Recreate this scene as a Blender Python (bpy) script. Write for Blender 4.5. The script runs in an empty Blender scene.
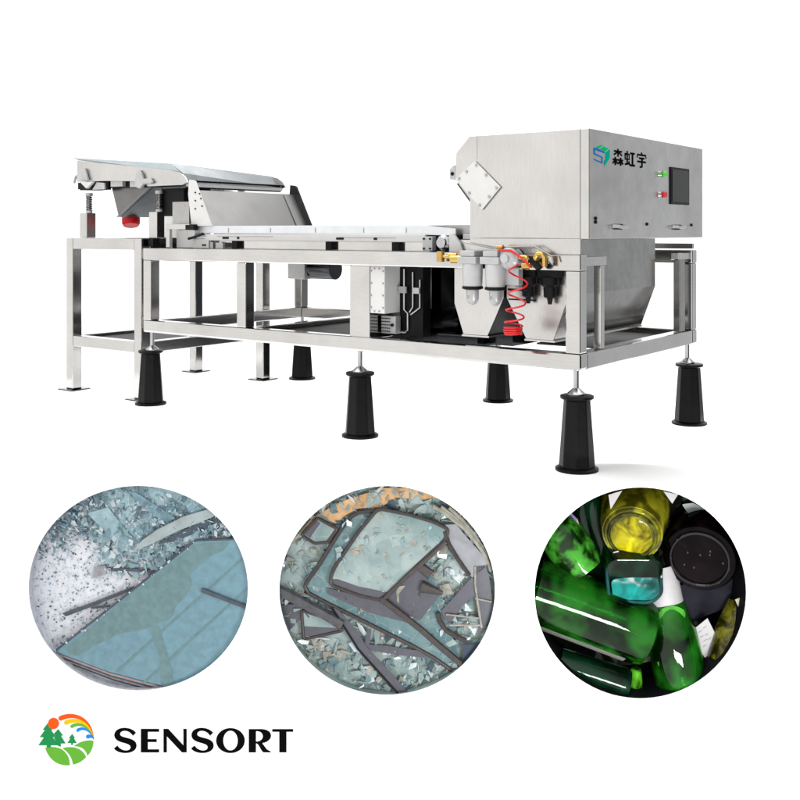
import bpy, bmesh, math, random
from mathutils import Vector, Matrix
random.seed(7)
C = bpy.context.scene.collection
PI = math.pi
# ------------------------------------------------------------------ frame of the place (metres)
RV = Vector((0.80501, 0.59326, 0)); FV = Vector((-0.59326, 0.80501, 0)); UP = Vector((0, 0, 1))
CAM = Vector((2.7047, -5.4601, 1.4218))

# ------------------------------------------------------------------ materials
MATS = {}
def nodes(name):
    m = bpy.data.materials.new(name); m.use_nodes = True
    nt = m.node_tree; b = nt.nodes['Principled BSDF']
    MATS[name] = m
    return m, nt, b
def setp(b, **k):
    for a, v in k.items():
        b.inputs[a.replace('_', ' ')].default_value = v
def coords(nt, scale, kind='Object'):
    tc = nt.nodes.new('ShaderNodeTexCoord'); mp = nt.nodes.new('ShaderNodeMapping')
    mp.inputs['Scale'].default_value = scale
    nt.links.new(tc.outputs[kind], mp.inputs['Vector'])
    return mp.outputs['Vector']
def ramp(nt, fac, stops, interp='LINEAR'):
    r = nt.nodes.new('ShaderNodeValToRGB'); r.color_ramp.interpolation = interp
    e = r.color_ramp.elements
    while len(e) < len(stops): e.new(0.5)
    for i, (p, c) in enumerate(stops):
        e[i].position = p; e[i].color = (*c, 1) if len(c) == 3 else c
    nt.links.new(fac, r.inputs['Fac'])
    return r.outputs['Color']
def noise(nt, vec, scale, detail=3, rough=.55):
    n = nt.nodes.new('ShaderNodeTexNoise'); n.inputs['Scale'].default_value = scale
    n.inputs['Detail'].default_value = detail; n.inputs['Roughness'].default_value = rough
    nt.links.new(vec, n.inputs['Vector'])
    return n.outputs['Fac']
def bump(nt, b, h, strength, dist=.002):
    n = nt.nodes.new('ShaderNodeBump'); n.inputs['Strength'].default_value = strength; n.inputs['Distance'].default_value = dist
    nt.links.new(h, n.inputs['Height']); nt.links.new(n.outputs['Normal'], b.inputs['Normal'])
def steel(name, lo, hi, rough, scale=(2, 2, 60), metal=1.0, bs=.06, tint=(1, .985, .965)):
    m, nt, b = nodes(name)
    v = coords(nt, scale); n = noise(nt, v, 6, 5)
    v2 = coords(nt, (1, 1, 1)); n2 = noise(nt, v2, 2.2, 3)
    mx = nt.nodes.new('ShaderNodeMath'); mx.operation = 'MULTIPLY_ADD'
    mx.inputs[1].default_value = .35; nt.links.new(n, mx.inputs[0]); 
    mm = nt.nodes.new('ShaderNodeMath'); mm.operation = 'MULTIPLY'; mm.inputs[1].default_value = .65
    nt.links.new(n2, mm.inputs[0]); nt.links.new(mm.outputs[0], mx.inputs[2])
    c = ramp(nt, mx.outputs[0], [(.3, tuple(lo * t for t in tint)), (.7, tuple(hi * t for t in tint))])
    nt.links.new(c, b.inputs['Base Color'])
    r = ramp(nt, mx.outputs[0], [(.3, (rough * 1.25,) * 3), (.7, (rough * .8,) * 3)])
    nt.links.new(r, b.inputs['Roughness'])
    setp(b, Metallic=metal)
    bump(nt, b, n, bs, .0006)
    return m
def plain(name, col, rough=.5, metal=0, var=.12, scale=12, bs=0, **k):
    m, nt, b = nodes(name)
    v = coords(nt, (1, 1, 1)); n = noise(nt, v, scale, 4)
    c = ramp(nt, n, [(.3, tuple(x * (1 - var) for x in col)), (.7, tuple(min(1, x * (1 + var)) for x in col))])
    nt.links.new(c, b.inputs['Base Color'])
    setp(b, Roughness=rough, Metallic=metal, **k)
    if bs: bump(nt, b, n, bs)
    return m
STEEL = steel('brushed_stainless', .41, .54, .13, (2, 2, 50))
STEELV = steel('brushed_stainless_sheet', .42, .54, .26, (40, 2, 2))
POLISH = steel('polished_stainless', .20, .34, .16, (3, 3, 3), bs=.4)
GALV = steel('matt_grey_steel', .30, .40, .38, (4, 4, 4))
DARKST = steel('dark_mirror_steel', .05, .10, .12, (3, 3, 3), bs=.5, tint=(.95, 1, 1.08))  # dark base also stands in for shade on undersides and inner faces
DKST2 = steel('dark_spring_steel', .11, .18, .3)
LIPM = steel('blue_grey_sheet', .13, .24, .3, (1.5, 1.5, 1.5), tint=(.93, 1, 1.04))
TRAY = plain('mottled_floor_pan', (.05, .048, .046), .45, 0, .8, 4, Specular_IOR_Level=.06)  # dark mottled colour stands in for reflections in the pan
WHITEM = plain('white_enamel', (.50, .50, .495), .35, 0, .03)
LIGHTM = plain('light_grey_casting', (.36, .365, .37), .35, .3, .08)
BLACK = plain('black_rubber', (.005, .005, .006), .45, 0, .3, Specular_IOR_Level=.12)
BLACKP = plain('black_cast_paint', (.0035, .0035, .0035), .35, 0, .3, 30, .1, Specular_IOR_Level=.12)
SCREEN = plain('dark_screen_glass', (.010, .0095, .009), .2, 0, .1, Specular_IOR_Level=.15)
RED = plain('red_plastic', (.50, .003, .008), .4, 0, .08)
REDM = plain('red_painted_cap', (.48, .003, .006), .4, 0, .15, Specular_IOR_Level=.25)
GREENB = plain('green_button', (.05, .55, .01), .3)
BRASS = plain('brass', (.50, .32, .09), .22, 1, .12)
BOWL = plain('frosted_bowl', (.38, .385, .39), .25, 0, .06)
CHROME = plain('bright_bolt', (.40, .40, .41), .2, 1)
INK = plain('black_ink', (.004, .004, .004), .8, 0, 0, Specular_IOR_Level=0.0)
def flat(name, c): return plain(name, c, .85, 0, .02, 20, Specular_IOR_Level=0.0)
PWHITE = plain('white_floor_paint', (.93, .93, .93), .7, 0, .005, Specular_IOR_Level=.1)

ACRYL, nt_, b_ = nodes('underlit_white_floor')  # floor made translucent to pass light from the added lamp below
b_.inputs['Base Color'].default_value = (.93, .93, .93, 1); setp(b_, Roughness=.7, Specular_IOR_Level=.1)
tl_ = nt_.nodes.new('ShaderNodeBsdfTranslucent'); tl_.inputs['Color'].default_value = (.95, .95, .95, 1)
mx_ = nt_.nodes.new('ShaderNodeMixShader'); mx_.inputs[0].default_value = .25
nt_.links.new(b_.outputs[0], mx_.inputs[1]); nt_.links.new(tl_.outputs[0], mx_.inputs[2])
nt_.links.new(mx_.outputs[0], nt_.nodes['Material Output'].inputs['Surface'])

# ------------------------------------------------------------------ mesh helpers
class MB:
    def __init__(s): s.v = []; s.f = []
    def add(s, vs, fs):
        o = len(s.v); s.v += [Vector(v) for v in vs]; s.f += [tuple(i + o for i in f) for f in fs]; return s
    def box(s, x0, x1, y0, y1, z0, z1):
        return s.add([(x0,y0,z0),(x1,y0,z0),(x1,y1,z0),(x0,y1,z0),(x0,y0,z1),(x1,y0,z1),(x1,y1,z1),(x0,y1,z1)],
                     [(0,3,2,1),(4,5,6,7),(0,1,5,4),(1,2,6,5),(2,3,7,6),(3,0,4,7)])
    def prism(s, pts, t):
        """polygon pts (3-D) swept by vector t"""
        t = Vector(t); n = len(pts); a = [Vector(p) for p in pts]
        nrm = sum(((a[i]).cross(a[(i+1) % n]) for i in range(n)), Vector())
        if nrm.dot(t) > 0: a = a[::-1]
        return s.add(a + [p + t for p in a], [tuple(range(n)), tuple(range(2*n-1, n-1, -1))] + [(i, i+n, (i+1) % n + n, (i+1) % n) for i in range(n)])
    def xz(s, pts, y0, y1): return s.prism([(x, y0, z) for x, z in pts], (0, y1 - y0, 0))
    def yz(s, pts, x0, x1): return s.prism([(x0, y, z) for y, z in pts], (x1 - x0, 0, 0))
    def cyl(s, p0, p1, r0, r1=None, n=20):
        return s.tube([p0, p1], [r0, r0 if r1 is None else r1], n)
    def tube(s, path, r, n=10, cap=True, closed=False):
        P = [Vector(p) for p in path]; m = len(P)
        R = r if isinstance(r, (list, tuple)) else [r] * m
        prev = None; rings = []
        for i in range(m):
            if closed: d = P[(i+1) % m] - P[i-1]
            else: d = P[min(i+1, m-1)] - P[max(i-1, 0)]
            if d.length < 1e-9: d = P[-1] - P[0]
            d.normalize()
            if prev is None:
                a = Vector((0,0,1)) if abs(d.z) < .9 else Vector((1,0,0))
                u = d.cross(a).normalized()
            else:
                u = prev - d * prev.dot(d)
                u = u.normalized() if u.length > 1e-6 else d.orthogonal().normalized()
            prev = u; w = d.cross(u)
            rings.append([P[i] + (u * math.cos(2*PI*k/n) + w * math.sin(2*PI*k/n)) * R[i] for k in range(n)])
        vs = [q for g in rings for q in g]; fs = []
        for i in range(m if closed else m - 1):
            j = (i + 1) % m
            for k in range(n):
                fs.append((i*n + k, i*n + (k+1) % n, j*n + (k+1) % n, j*n + k))
        if cap and not closed: fs += [tuple(range(n-1, -1, -1)), tuple(range((m-1)*n, m*n))]
        return s.add(vs, fs)
    def lathe(s, p0, axis, prof, n=32, a0=0, sq=None, uref=None):
        """prof: (distance along axis, radius) list"""
        p0 = Vector(p0); ax = Vector(axis).normalized()
        u = ax.orthogonal().normalized() if uref is None else (uref - ax * uref.dot(ax)).normalized(); w = ax.cross(u)
        vs = []; fs = []
        for (h, r) in prof:
            for k in range(n):
                t = a0 + 2*PI*k/n
                rr = r if sq is None else r / max(1e-6, (abs(math.cos(t))**sq + abs(math.sin(t))**sq) ** (1/sq))
                vs.append(p0 + ax*h + (u*math.cos(t) + w*math.sin(t)) * rr)
        m = len(prof)
        for i in range(m-1):
            for k in range(n):
                fs.append((i*n+k, i*n+(k+1) % n, (i+1)*n+(k+1) % n, (i+1)*n+k))
        fs += [tuple(range(n-1, -1, -1)), tuple(range((m-1)*n, m*n))]
        return s.add(vs, fs)
    def build(s, name, mat, parent=None, bevel=0, smooth=False, seg=2):
        org = Vector(parent['_o']) if parent is not None and '_o' in parent else Vector((0,0,0))
        me = bpy.data.meshes.new(name)
        me.from_pydata([tuple(v - org) for v in s.v], [], s.f); 
        bm = bmesh.new(); bm.from_mesh(me); bmesh.ops.recalc_face_normals(bm, faces=bm.faces)
        if smooth:
            for f in bm.faces: f.smooth = True
            for e in bm.edges:
                if len(e.link_faces) == 2 and e.calc_face_angle(0) > math.radians(38): e.smooth = False
        bm.to_mesh(me); bm.free()
        me.materials.append(mat)
        o = bpy.data.objects.new(name, me); C.objects.link(o)
        if parent is not None: o.parent = parent; o['_o'] = tuple(org)
        if bevel:
            b = o.modifiers.new('bevel', 'BEVEL'); b.width = bevel; b.segments = seg; b.limit_method = 'ANGLE'; b.angle_limit = math.radians(40)
        return o
def pieces(mb, name, mat, parent):
    """each loose piece of mb becomes a part of its own"""
    par = list(range(len(mb.v)))
    def root(i):
        while par[i] != i: par[i] = par[par[i]]; i = par[i]
        return i
    for f in mb.f:
        for k in f[1:]: par[root(k)] = root(f[0])
    gr = {}
    for f in mb.f: gr.setdefault(root(f[0]), []).append(f)
    for fs in gr.values():
        ids = sorted({k for f in fs for k in f}); mp = {k: n for n, k in enumerate(ids)}
        q = MB(); q.v = [mb.v[k] for k in ids]; q.f = [tuple(mp[k] for k in f) for f in fs]
        q.build(name, mat, parent)
def thing(name, label, cat, loc, group=None):
    o = bpy.data.objects.new(name, None); C.objects.link(o); o.location = loc; o.empty_display_size = .1
    o['label'] = label; o['category'] = cat; o['_o'] = tuple(loc)
    if group: o['group'] = group
    return o
def tag(o, label, cat, group=None):
    o['label'] = label; o['category'] = cat
    if group: o['group'] = group
    return o
def struct(o): o['kind'] = 'structure'; return o

# ================================================================== SETTING
PD = 5.75                                   # the front panel stands this far from the viewpoint, square to it
K = PD / 1017.0                             # metres per drawing unit on the panel
def P(u, v, d=0.0):
    """point on the front panel: u, v drawing units across and down, d metres behind its face"""
    return CAM + FV * (PD + d) + RV * ((u - 400) * K) + UP * ((231 - v) * K)
TOPV = 231 + CAM.z / K                      # v of the floor level
# floor: one sheet from the panel's top edge back
m = MB()
a, b_ = P(-5000, TOPV, .0), P(5800, TOPV, .0)
pts_ = [P(-260, TOPV), P(1060, TOPV), P(1060, TOPV, .72), P(830, TOPV, .72), (.75, 1.5, 0), (.40, 2.25, 0), (-6.1, 2.25, 0), P(-260, TOPV, 3.2)]
m.add(pts_, [tuple(range(8))])
struct(m.build('floor', ACRYL))

def bez(p0, p1, p2, p3, n=8):
    return [tuple(sum(c * q[i] for c, q in zip(((1-t)**3, 3*t*(1-t)**2, 3*t*t*(1-t), t**3), (p0, p1, p2, p3))) for i in (0, 1)) for t in [k / n for k in range(n + 1)]]
def ell(cx, cy, rx, ry, n=64, a0=0, a1=2*PI):
    return [(cx + rx*math.cos(a0 + (a1-a0)*k/n), cy + ry*math.sin(a0 + (a1-a0)*k/n)) for k in range(n)]
def fill(loops, name, mat, parent, place, depth=.0, th=.004):
    """filled shape with holes from 2-D loops (even-odd), carried to 3-D by place(u, v, d)"""
    cu = bpy.data.curves.new('tmp', 'CURVE'); cu.dimensions = '2D'; cu.fill_mode = 'BOTH'
    for lp in loops:
        sp = cu.splines.new('POLY'); sp.points.add(len(lp) - 1)
        for i, (x, y) in enumerate(lp): sp.points[i].co = (x, y, 0, 1)
        sp.use_cyclic_u = True
    ob = bpy.data.objects.new('tmp', cu); me = ob.to_mesh()
    vs = [v.co.copy() for v in me.vertices]; fs = [tuple(p.vertices) for p in me.polygons]
    ob.to_mesh_clear(); bpy.data.objects.remove(ob); bpy.data.curves.remove(cu)
    bm = bmesh.new()
    bv = [bm.verts.new(v) for v in vs]
    for f in fs:
        try: bm.faces.new([bv[i] for i in f])
        except ValueError: pass
    bmesh.ops.remove_doubles(bm, verts=bm.verts, dist=1e-4)
    r = bmesh.ops.extrude_face_region(bm, geom=bm.faces[:])
    top = set(g for g in r['geom'] if isinstance(g, bmesh.types.BMVert))
    mb = MB(); bm.verts.index_update()
    mb.v = [place(v.co.x, v.co.y, depth - th if v in top else depth) for v in bm.verts]
    mb.f = [tuple(v.index for v in f.verts) for f in bm.faces]
    bm.free()
    return mb.build(name, mat, parent)

panel = thing('display_panel', 'tall white display panel with three round openings below the machine', 'panel', P(400, TOPV, 0))
HO = [(138.3, 588.2, 109.6, 102.3), (387.2, 590.5, 107.8, 104.5), (640.5, 593, 105.8, 105.6)]
fill([[(-260, TOPV + .2), (1060, TOPV + .2), (1060, 1000), (-260, 1000)]] + [ell(*h, 96) for h in HO], 'front_sheet', PWHITE, panel, P, 0.006, .006)

# ================================================================== PRINTED EMBLEM AND LETTERING on the panel
e0 = lambda x, y: (30 + x / 10, 705 + y / 10)
emblem = fill([[e0(*p) for p in [(152,428)] + bez((152,428),(230,410),(300,420),(345,465)) + bez((345,465),(385,505),(398,550),(398,602)) + bez((398,602),(290,610),(195,560),(152,428))]],
              'emblem', flat('print_leaf_green', (.13, .42, .045)), panel, P, -.001, .001)
G1 = MATS['print_leaf_green']
fill([[e0(*p) for p in bez((325,432),(410,405),(520,420),(562,520)) + bez((562,520),(520,565),(480,585),(430,595)) + bez((430,595),(425,530),(385,470),(325,432))]], 'middle_hill', G1, emblem, P, -.001, .001)
fill([[e0(*p) for p in bez((440,412),(500,360),(580,345),(635,358)) + bez((635,358),(635,420),(610,470),(575,508)) + bez((575,508),(560,440),(510,410),(440,412))]], 'right_hill', G1, emblem, P, -.001, .001)
G2 = flat('print_tree_green', (.02, .26, .08))
def tree(pts, nm): fill([[e0(*p) for p in pts]], nm, G2, emblem, P, -.001, .001)
tree([(182,175),(215,235),(228,240),(212,250),(258,318),(226,320),(285,402),(208,402),(208,424),(168,424),(168,402),(84,402),(140,322),(98,320),(150,248),(128,246)], 'large_tree')
tree([(282,240),(332,304),(310,306),(355,384),(308,384),(308,415),(285,412),(240,325),(262,318),(240,285)], 'middle_tree')
tree([(422,288),(450,330),(438,332),(468,380),(430,380),(430,398),(412,398),(412,380),(374,380),(404,334),(388,330)], 'small_tree')
fill([[e0(*p) for p in ell(236, 183, 54, 56, 40)]], 'sun_disc', flat('print_orange', (.85, .10, .012)), emblem, P, -.002, .001)
def arc(c0, c1, c2, c3, w, nm, mat):
    q = bez(c0, c1, c2, c3, 22); L = []; Rr = []
    for i, p in enumerate(q):
        a = q[max(i-1, 0)]; b = q[min(i+1, len(q)-1)]
        dx, dy = b[0]-a[0], b[1]-a[1]; l = math.hypot(dx, dy); ww = w * (1 - (i/22) ** 1.5) + .8
        L.append((p[0] - dy/l*ww, p[1] + dx/l*ww)); Rr.append((p[0] + dy/l*ww, p[1] - dx/l*ww))
    d = math.atan2(L[0][1]-q[0][1], L[0][0]-q[0][0])
    capp = [(q[0][0] + w*math.cos(d + t), q[0][1] + w*math.sin(d + t)) for t in [PI*k/8 for k in range(1, 8)]]
    fill([[e0(*p) for p in capp + Rr + L[::-1]]], nm, mat, emblem, P, -.001, .001)
arc((308,132),(430,75),(610,120),(638,330), 23, 'orange_arc', MATS['print_orange'])
arc((362,175),(450,135),(600,150),(640,335), 21, 'yellow_arc', flat('print_yellow', (.95, .50, .01)))
arc((420,213),(480,175),(590,190),(640,338), 16, 'green_arc', G1)
arc((478,253),(520,215),(600,240),(640,342), 15, 'blue_arc', flat('print_blue', (.02, .24, .75)))
arc((580,315),(600,310),(630,310),(640,348), 20, 'water_drop', MATS['print_blue'])

def stroke(pts, ws):
    L = []; R_ = []
    for i, p in enumerate(pts):
        a = pts[max(i-1, 0)]; b = pts[min(i+1, len(pts)-1)]
        dx, dy = b[0]-a[0], b[1]-a[1]; l = math.hypot(dx, dy) or 1
        L.append((p[0] - dy/l*ws[i], p[1] + dx/l*ws[i])); R_.append((p[0] + dy/l*ws[i], p[1] - dx/l*ws[i]))
    return L + R_[::-1]
w0 = lambda x, y: (110 + x / 8, 722 + y / 8)
def S_loop(ox):
    q = [(208,86)] + bez((208,86),(170,30),(35,30),(34,105), 12)[1:] + bez((34,105),(40,180),(165,155),(165,203), 12)[1:] + bez((165,203),(160,238),(90,238),(60,188), 10)[1:] + [(32,210)] \
        + bez((32,210),(60,262),(212,265),(213,188), 12)[1:] + bez((213,188),(213,115),(80,135),(80,96), 12)[1:] + bez((80,96),(85,62),(150,55),(184,110), 10)[1:]
    return [w0(x + ox, y) for x, y in q]
def letter(nm, loops): return fill(loops, nm, INK, lettering, P, -.0005, .001)
lettering = fill([S_loop(0)], 'lettering', INK, panel, P, -.0005, .001)
letter('letter_e', [[w0(*p) for p in [(247,54),(393,54),(393,78),(303,78),(303,136),(374,136),(374,160),(303,160),(303,218),(393,218),(393,243),(247,243)]]])
letter('letter_n', [[w0(*p) for p in [(428,54),(466,54),(587,186),(587,54),(614,54),(614,243),(576,243),(455,114),(455,243),(428,243)]]])
letter('letter_s', [S_loop(617)])
letter('letter_o', [[w0(x, y) for x, y in ell(964, 148, 115, 100, 48)], [w0(x, y) for x, y in ell(964, 148, 58, 79, 48)]])
letter('letter_r', [[w0(x + 720, y) for x, y in [(390,56),(495,56)] + bez((495,56),(595,60),(590,155),(500,168), 12)[1:] + [(500,172),(535,218),(568,238),(568,243),(508,243)] + bez((508,243),(480,225),(475,172),(448,170), 8)[1:] + [(448,243),(390,243)]],
                    [w0(x + 720, y) for x, y in [(448,73)] + bez((448,73),(520,68),(522,156),(448,156), 14)[1:]]])
letter('letter_t', [[w0(x + 720, y) for x, y in [(578,56),(746,56),(746,78),(692,78),(692,243),(634,243),(634,78),(578,78)]]])

# ================================================================== SORTING MACHINE
mac = thing('sorting_machine', 'long stainless steel glass sorting machine with frame, belt and tall hood on black pedestals', 'machine', (-1.97, .96, .45))
B = MB
def part(mb, nm, mat, par=mac, bev=0, sm=False): return mb.build(nm, mat, par, bev, sm)
FX0, FX1, FY0, FY1, Z0, Z1 = -3.94, 0.0, 0.0, 1.93, .593, 1.283
t = .10
# rails
part(B().box(FX0, FX1, 0, t, Z0, Z0 + t), 'bottom_rail', STEEL, bev=.016)
part(B().box(FX0, FX1, FY1 - t, FY1, Z0, Z0 + t), 'bottom_rail', STEEL, bev=.010)
part(B().box(FX0 + .004, FX0 + t, t, FY1 - t, Z0, Z0 + t - .002), 'bottom_rail', STEEL, bev=.008)
part(B().box(FX1 - t, FX1 - .002, t, FY1 - t, Z0 - .002, Z0 + t - .002), 'bottom_rail', STEEL, bev=.008)
part(B().box(-2.86, -2.76, t, FY1 - t, Z0 + .002, Z0 + t - .004), 'cross_rail', STEEL, bev=.008)
part(B().box(-1.80, -1.70, t, FY1 - t, Z0 + .002, Z0 + t - .004), 'cross_rail', STEEL, bev=.008)
part(B().box(FX0, FX1, 0, t, Z1 - t, Z1), 'top_rail', STEEL, bev=.010)
part(B().box(FX0, FX1, FY1 - t, FY1, Z1 - t, Z1), 'top_rail', STEEL, bev=.010)
part(B().box(FX0 + .004, FX0 + t, t, FY1 - t, Z1 - t, Z1 - .002), 'top_rail', STEEL, bev=.008)
for x in (FX0, -2.86, -.1):
    for y in (0, FY1 - t):
        part(B().box(x + .002, x + t - .002, y + .002, y + t - .002, Z0 + t, Z1 - t), 'post', STEEL, bev=.008)
part(B().box(-1.73, -1.63, FY1 - t + .002, FY1 - .002, Z0 + t, Z1 - t), 'post', STEEL, bev=.008)
# inner guide posts of the open end
part(B().box(-.075, -.015, .10, .40, 1.21, 1.265), 'guide_rail', STEEL, bev=.004)
part(B().box(-.07, -.02, .33, .38, Z0 + t, 1.21), 'guide_post', STEEL, bev=.004)
part(B().box(-.17, -.12, .15, .20, Z0 + t, 1.2), 'guide_post', STEEL, bev=.004)
part(B().box(-.075, -.015, 1.60, 1.83, 1.215, 1.262), 'guide_rail', STEEL, bev=.004)
part(B().box(-.07, -.02, 1.64, 1.74, Z0 + t, 1.215), 'guide_post', POLISH, bev=.004)
part(B().box(-.6, -.02, 1.90, 1.925, 1.29, 1.33), 'guide_rail', STEEL, bev=.004)
# levelling feet
for x, y in ((-.05, .05), (-1.70, .05), (-3.88, .05), (-.05, 1.86), (-1.70, 1.86), (-3.86, 1.86)):
    o = part(B().lathe((x, y, .446), (0, 0, 1), [(0, .055), (.008, .055), (.03, .03), (.04, .017), (.05, .0165), (.15, .0165)], 20), 'levelling_foot', CHROME, sm=True)
# floor pans
part(B().box(-2.74, -1.82, .11, 1.82, .640, .652), 'floor_pan', TRAY)
part(B().box(-.70, -.11, .75, 1.82, .640, .652), 'floor_pan', TRAY)
part(B().box(-1.68, -.92, .36, 1.82, .640, .652), 'floor_pan', DARKST)

# hood
body = part(B().xz([(-.77, 2.025), (-.873, 1.922), (-.881, 1.755), (-.77, 1.625), (-.77, 1.376), (0, 1.376), (0, 2.025)], 0, 1.88), 'hood_body', STEELV, bev=.004)
part(B().box(-.768, 0, .001, .012, 1.285, 1.3755), 'skirt_sheet', STEELV)
part(B().box(-.765, -.004, -.0015, .002, 1.279, 1.284), 'seam', GALV, body)
part(B().box(-.716, -.713, -.0012, .002, 1.875, 2.02), 'seam', GALV, body)
part(B().box(-.768, -.756, .02, 1.87, 1.285, 1.3755), 'skirt_sheet', GALV)
door = part(B().box(.002, .058, -.001, 1.885, 1.374, 2.026), 'end_door', STEELV, bev=.005)
# cover plate on four corners
cvp = [(-.722, 1.864), (-.535, 1.695), (-.671, 1.554), (-.866, 1.755)]
cover = part(B().xz(cvp, -.016, -.002), 'cover_plate', WHITEM, bev=.003)
mb = B()
for i in range(4):
    a = cvp[i]; b = cvp[(i + 1) % 4]; cx = -.699; cz = 1.717
    for tt in (.06, .5):
        x = a[0] + (b[0] - a[0]) * tt; z = a[1] + (b[1] - a[1]) * tt
        x += (cx - x) * .12; z += (cz - z) * .12
        mb.cyl((x, -.022, z), (x, -.010, z), .0085, n=10)
pieces(mb, 'bolt', GALV, cover)
part(B().xz([(-.880, 1.745), (-.778, 1.622), (-.80, 1.606), (-.90, 1.725)], .05, 1.7), 'inlet_lip', DARKST)
br = part(B().xz([(-.93, 1.82), (-.90, 1.845), (-.884, 1.845), (-.884, 1.75), (-.93, 1.755)], .01, .05), 'lift_bracket', LIGHTM, bev=.003)
part(B().cyl((-.907, .005, 1.79), (-.907, .012, 1.79), .012), 'pin', BLACK, br)
# screen, buttons, handles on end door
XE = .058
part(B().box(XE - .002, XE + .010, 1.250, 1.592, 1.606, 1.862), 'screen_frame', BLACK, door, bev=.003)
part(B().box(XE + .008, XE + .012, 1.268, 1.574, 1.622, 1.846), 'screen', SCREEN, door)
for z, mt, nm in ((1.806, GREENB, 'green_button'), (1.667, RED, 'red_button')):
    q = part(B().cyl((XE, 1.092, z), (XE + .012, 1.092, z), .027, n=24), 'button_bezel', CHROME, door, sm=True)
    part(B().lathe((XE + .012, 1.105, z), (1, 0, 0), [(0, .020), (.018, .020), (.022, .017)], 24), nm, mt, q, sm=True)
for y in (.40, 1.37):
    q = part(B().tube([(XE, y - .07, 1.452), (XE + .035, y - .065, 1.450), (XE + .038, y, 1.444), (XE + .035, y + .065, 1.450), (XE, y + .07, 1.452)], .011, 8), 'handle', LIGHTM, door, sm=True)
    part(B().lathe((XE, y, 1.448), (1, 0, 0), [(0, .018), (.03, .018), (.034, .012)], 16), 'latch', BLACK, q, sm=True)
for y, z in ((.087, 1.475), (.087, 1.497), (.853, 1.467), (1.654, 1.465)):
    part(B().lathe((XE, y, z), (1, 0, 0), [(0, .011), (.006, .011), (.009, .007)], 12), 'lock', BLACK, door, sm=True)
# emblem and characters on end door
def PE(y, z, d): return Vector((XE - d, y, z))
h = lambda x, y: (.059 + (x - 45) / 205 * .223, 1.931 - (y - 45) / 275 * .128 + (x - 45) / 205 * .012)
CT = flat('print_teal', (.0, .38, .26)); CG = flat('print_bright_green', (.0, .50, .16)); CB = flat('print_deep_blue', (.01, .16, .50))
lg = fill([[h(*p) for p in [(48,80),(70,80),(190,130),(182,150),(62,104),(62,150),(158,196),(158,285),(52,236),(52,222),(146,262),(146,208),(48,162)]]], 'emblem', CB, door, PE, -.0008, .001)
fill([[h(*p) for p in [(80,68),(140,44),(165,48),(108,92)]], [h(*p) for p in [(130,98),(176,62),(238,88),(194,124)]]], 'emblem_top', CG, lg, PE, -.0008, .001)
fill([[h(*p) for p in [(200,138),(252,98),(250,210),(182,318),(178,260),(196,230)]]], 'emblem_side', CT, lg, PE, -.0008, .001)
def glyph(x0, x1, strokes, nm):
    """strokes on a 100 x 100 field, y down: (points, half width)"""
    mb = B(); k = 0
    for pts, hw in strokes:
        L = stroke(pts, [hw * 1.22] * len(pts)); k += 1
        mb.prism([(XE + .0004 + .0001 * k, x0 + (x1 - x0) * x / 100, 1.930 - .102 * y / 100) for x, y in L], (.0008, 0, 0))
    return part(mb, nm, INK, door)
def wood(cx, cy, w, hh): return [([(cx - w, cy - hh * .35), (cx + w, cy - hh * .35)], 4.5), ([(cx, cy - hh), (cx, cy + hh)], 5.0), ([(cx, cy - hh * .3), (cx - w, cy + hh * .6)], 4.2), ([(cx, cy - hh * .3), (cx + w, cy + hh * .6)], 4.2)]
glyph(.326, .482, wood(50, 24, 38, 24) + wood(25, 76, 23, 25) + wood(75, 76, 23, 25), 'character')
glyph(.505, .660, [([(4, 24), (44, 24), (44, 56), (4, 56), (4, 19)], 4.8), ([(24, 4), (24, 84)], 5), ([(2, 88), (48, 80)], 4.8), ([(40, 66), (48, 90)], 4.5), ([(54, 16), (98, 16)], 5.2), ([(76, 16), (76, 88)], 6), ([(50, 90), (100, 90)], 5.5)], 'character')
glyph(.690, .845, [([(50, 0), (50, 14)], 5.5), ([(6, 36), (6, 17), (94, 17), (94, 36)], 5), ([(24, 38), (78, 38)], 5), ([(6, 60), (94, 60)], 5.2), ([(54, 38), (54, 92), (32, 94)], 6)], 'character')

# discharge hoppers
hp = part(B().xz([(-.96, 1.37), (-.96, .95), (-.89, .75), (-.705, .75), (-.585, 1.0), (-.567, 1.37)], .12, 1.45), 'discharge_hopper', BLACK)  # steel hopper body coloured black, painting in shade between the hoppers
part(B().xz([(-.958, 1.365), (-.958, .95), (-.888, .752), (-.707, .752), (-.587, 1.0), (-.569, 1.365)], .112, .119), 'front_sheet', STEELV, hp)
part(B().box(-.90, -.695, .11, 1.44, .738, .7495), 'outlet_flange', STEEL, hp)
hp = part(B().xz([(-.565, 1.37), (-.565, 1.0), (-.425, .75), (-.235, .75), (-.13, 1.03), (-.13, 1.37)], .12, 1.45), 'discharge_hopper', POLISH)
part(B().box(-.435, -.225, .11, 1.44, .738, .7495), 'outlet_flange', STEEL, hp)
part(B().xz([(-.5635, 1.365), (-.5635, 1.0), (-.4245, .752), (-.2365, .752), (-.1315, 1.03), (-.1315, 1.365)], .112, .119), 'front_sheet', STEELV, hp)
# dark inner conveyor housing
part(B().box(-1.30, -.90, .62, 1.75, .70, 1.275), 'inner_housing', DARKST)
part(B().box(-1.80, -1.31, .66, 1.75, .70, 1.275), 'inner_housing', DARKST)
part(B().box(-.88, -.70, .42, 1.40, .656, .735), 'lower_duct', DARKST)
part(B().box(-1.45, -.90, .30, .615, .656, .72), 'lower_duct', DARKST)
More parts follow.
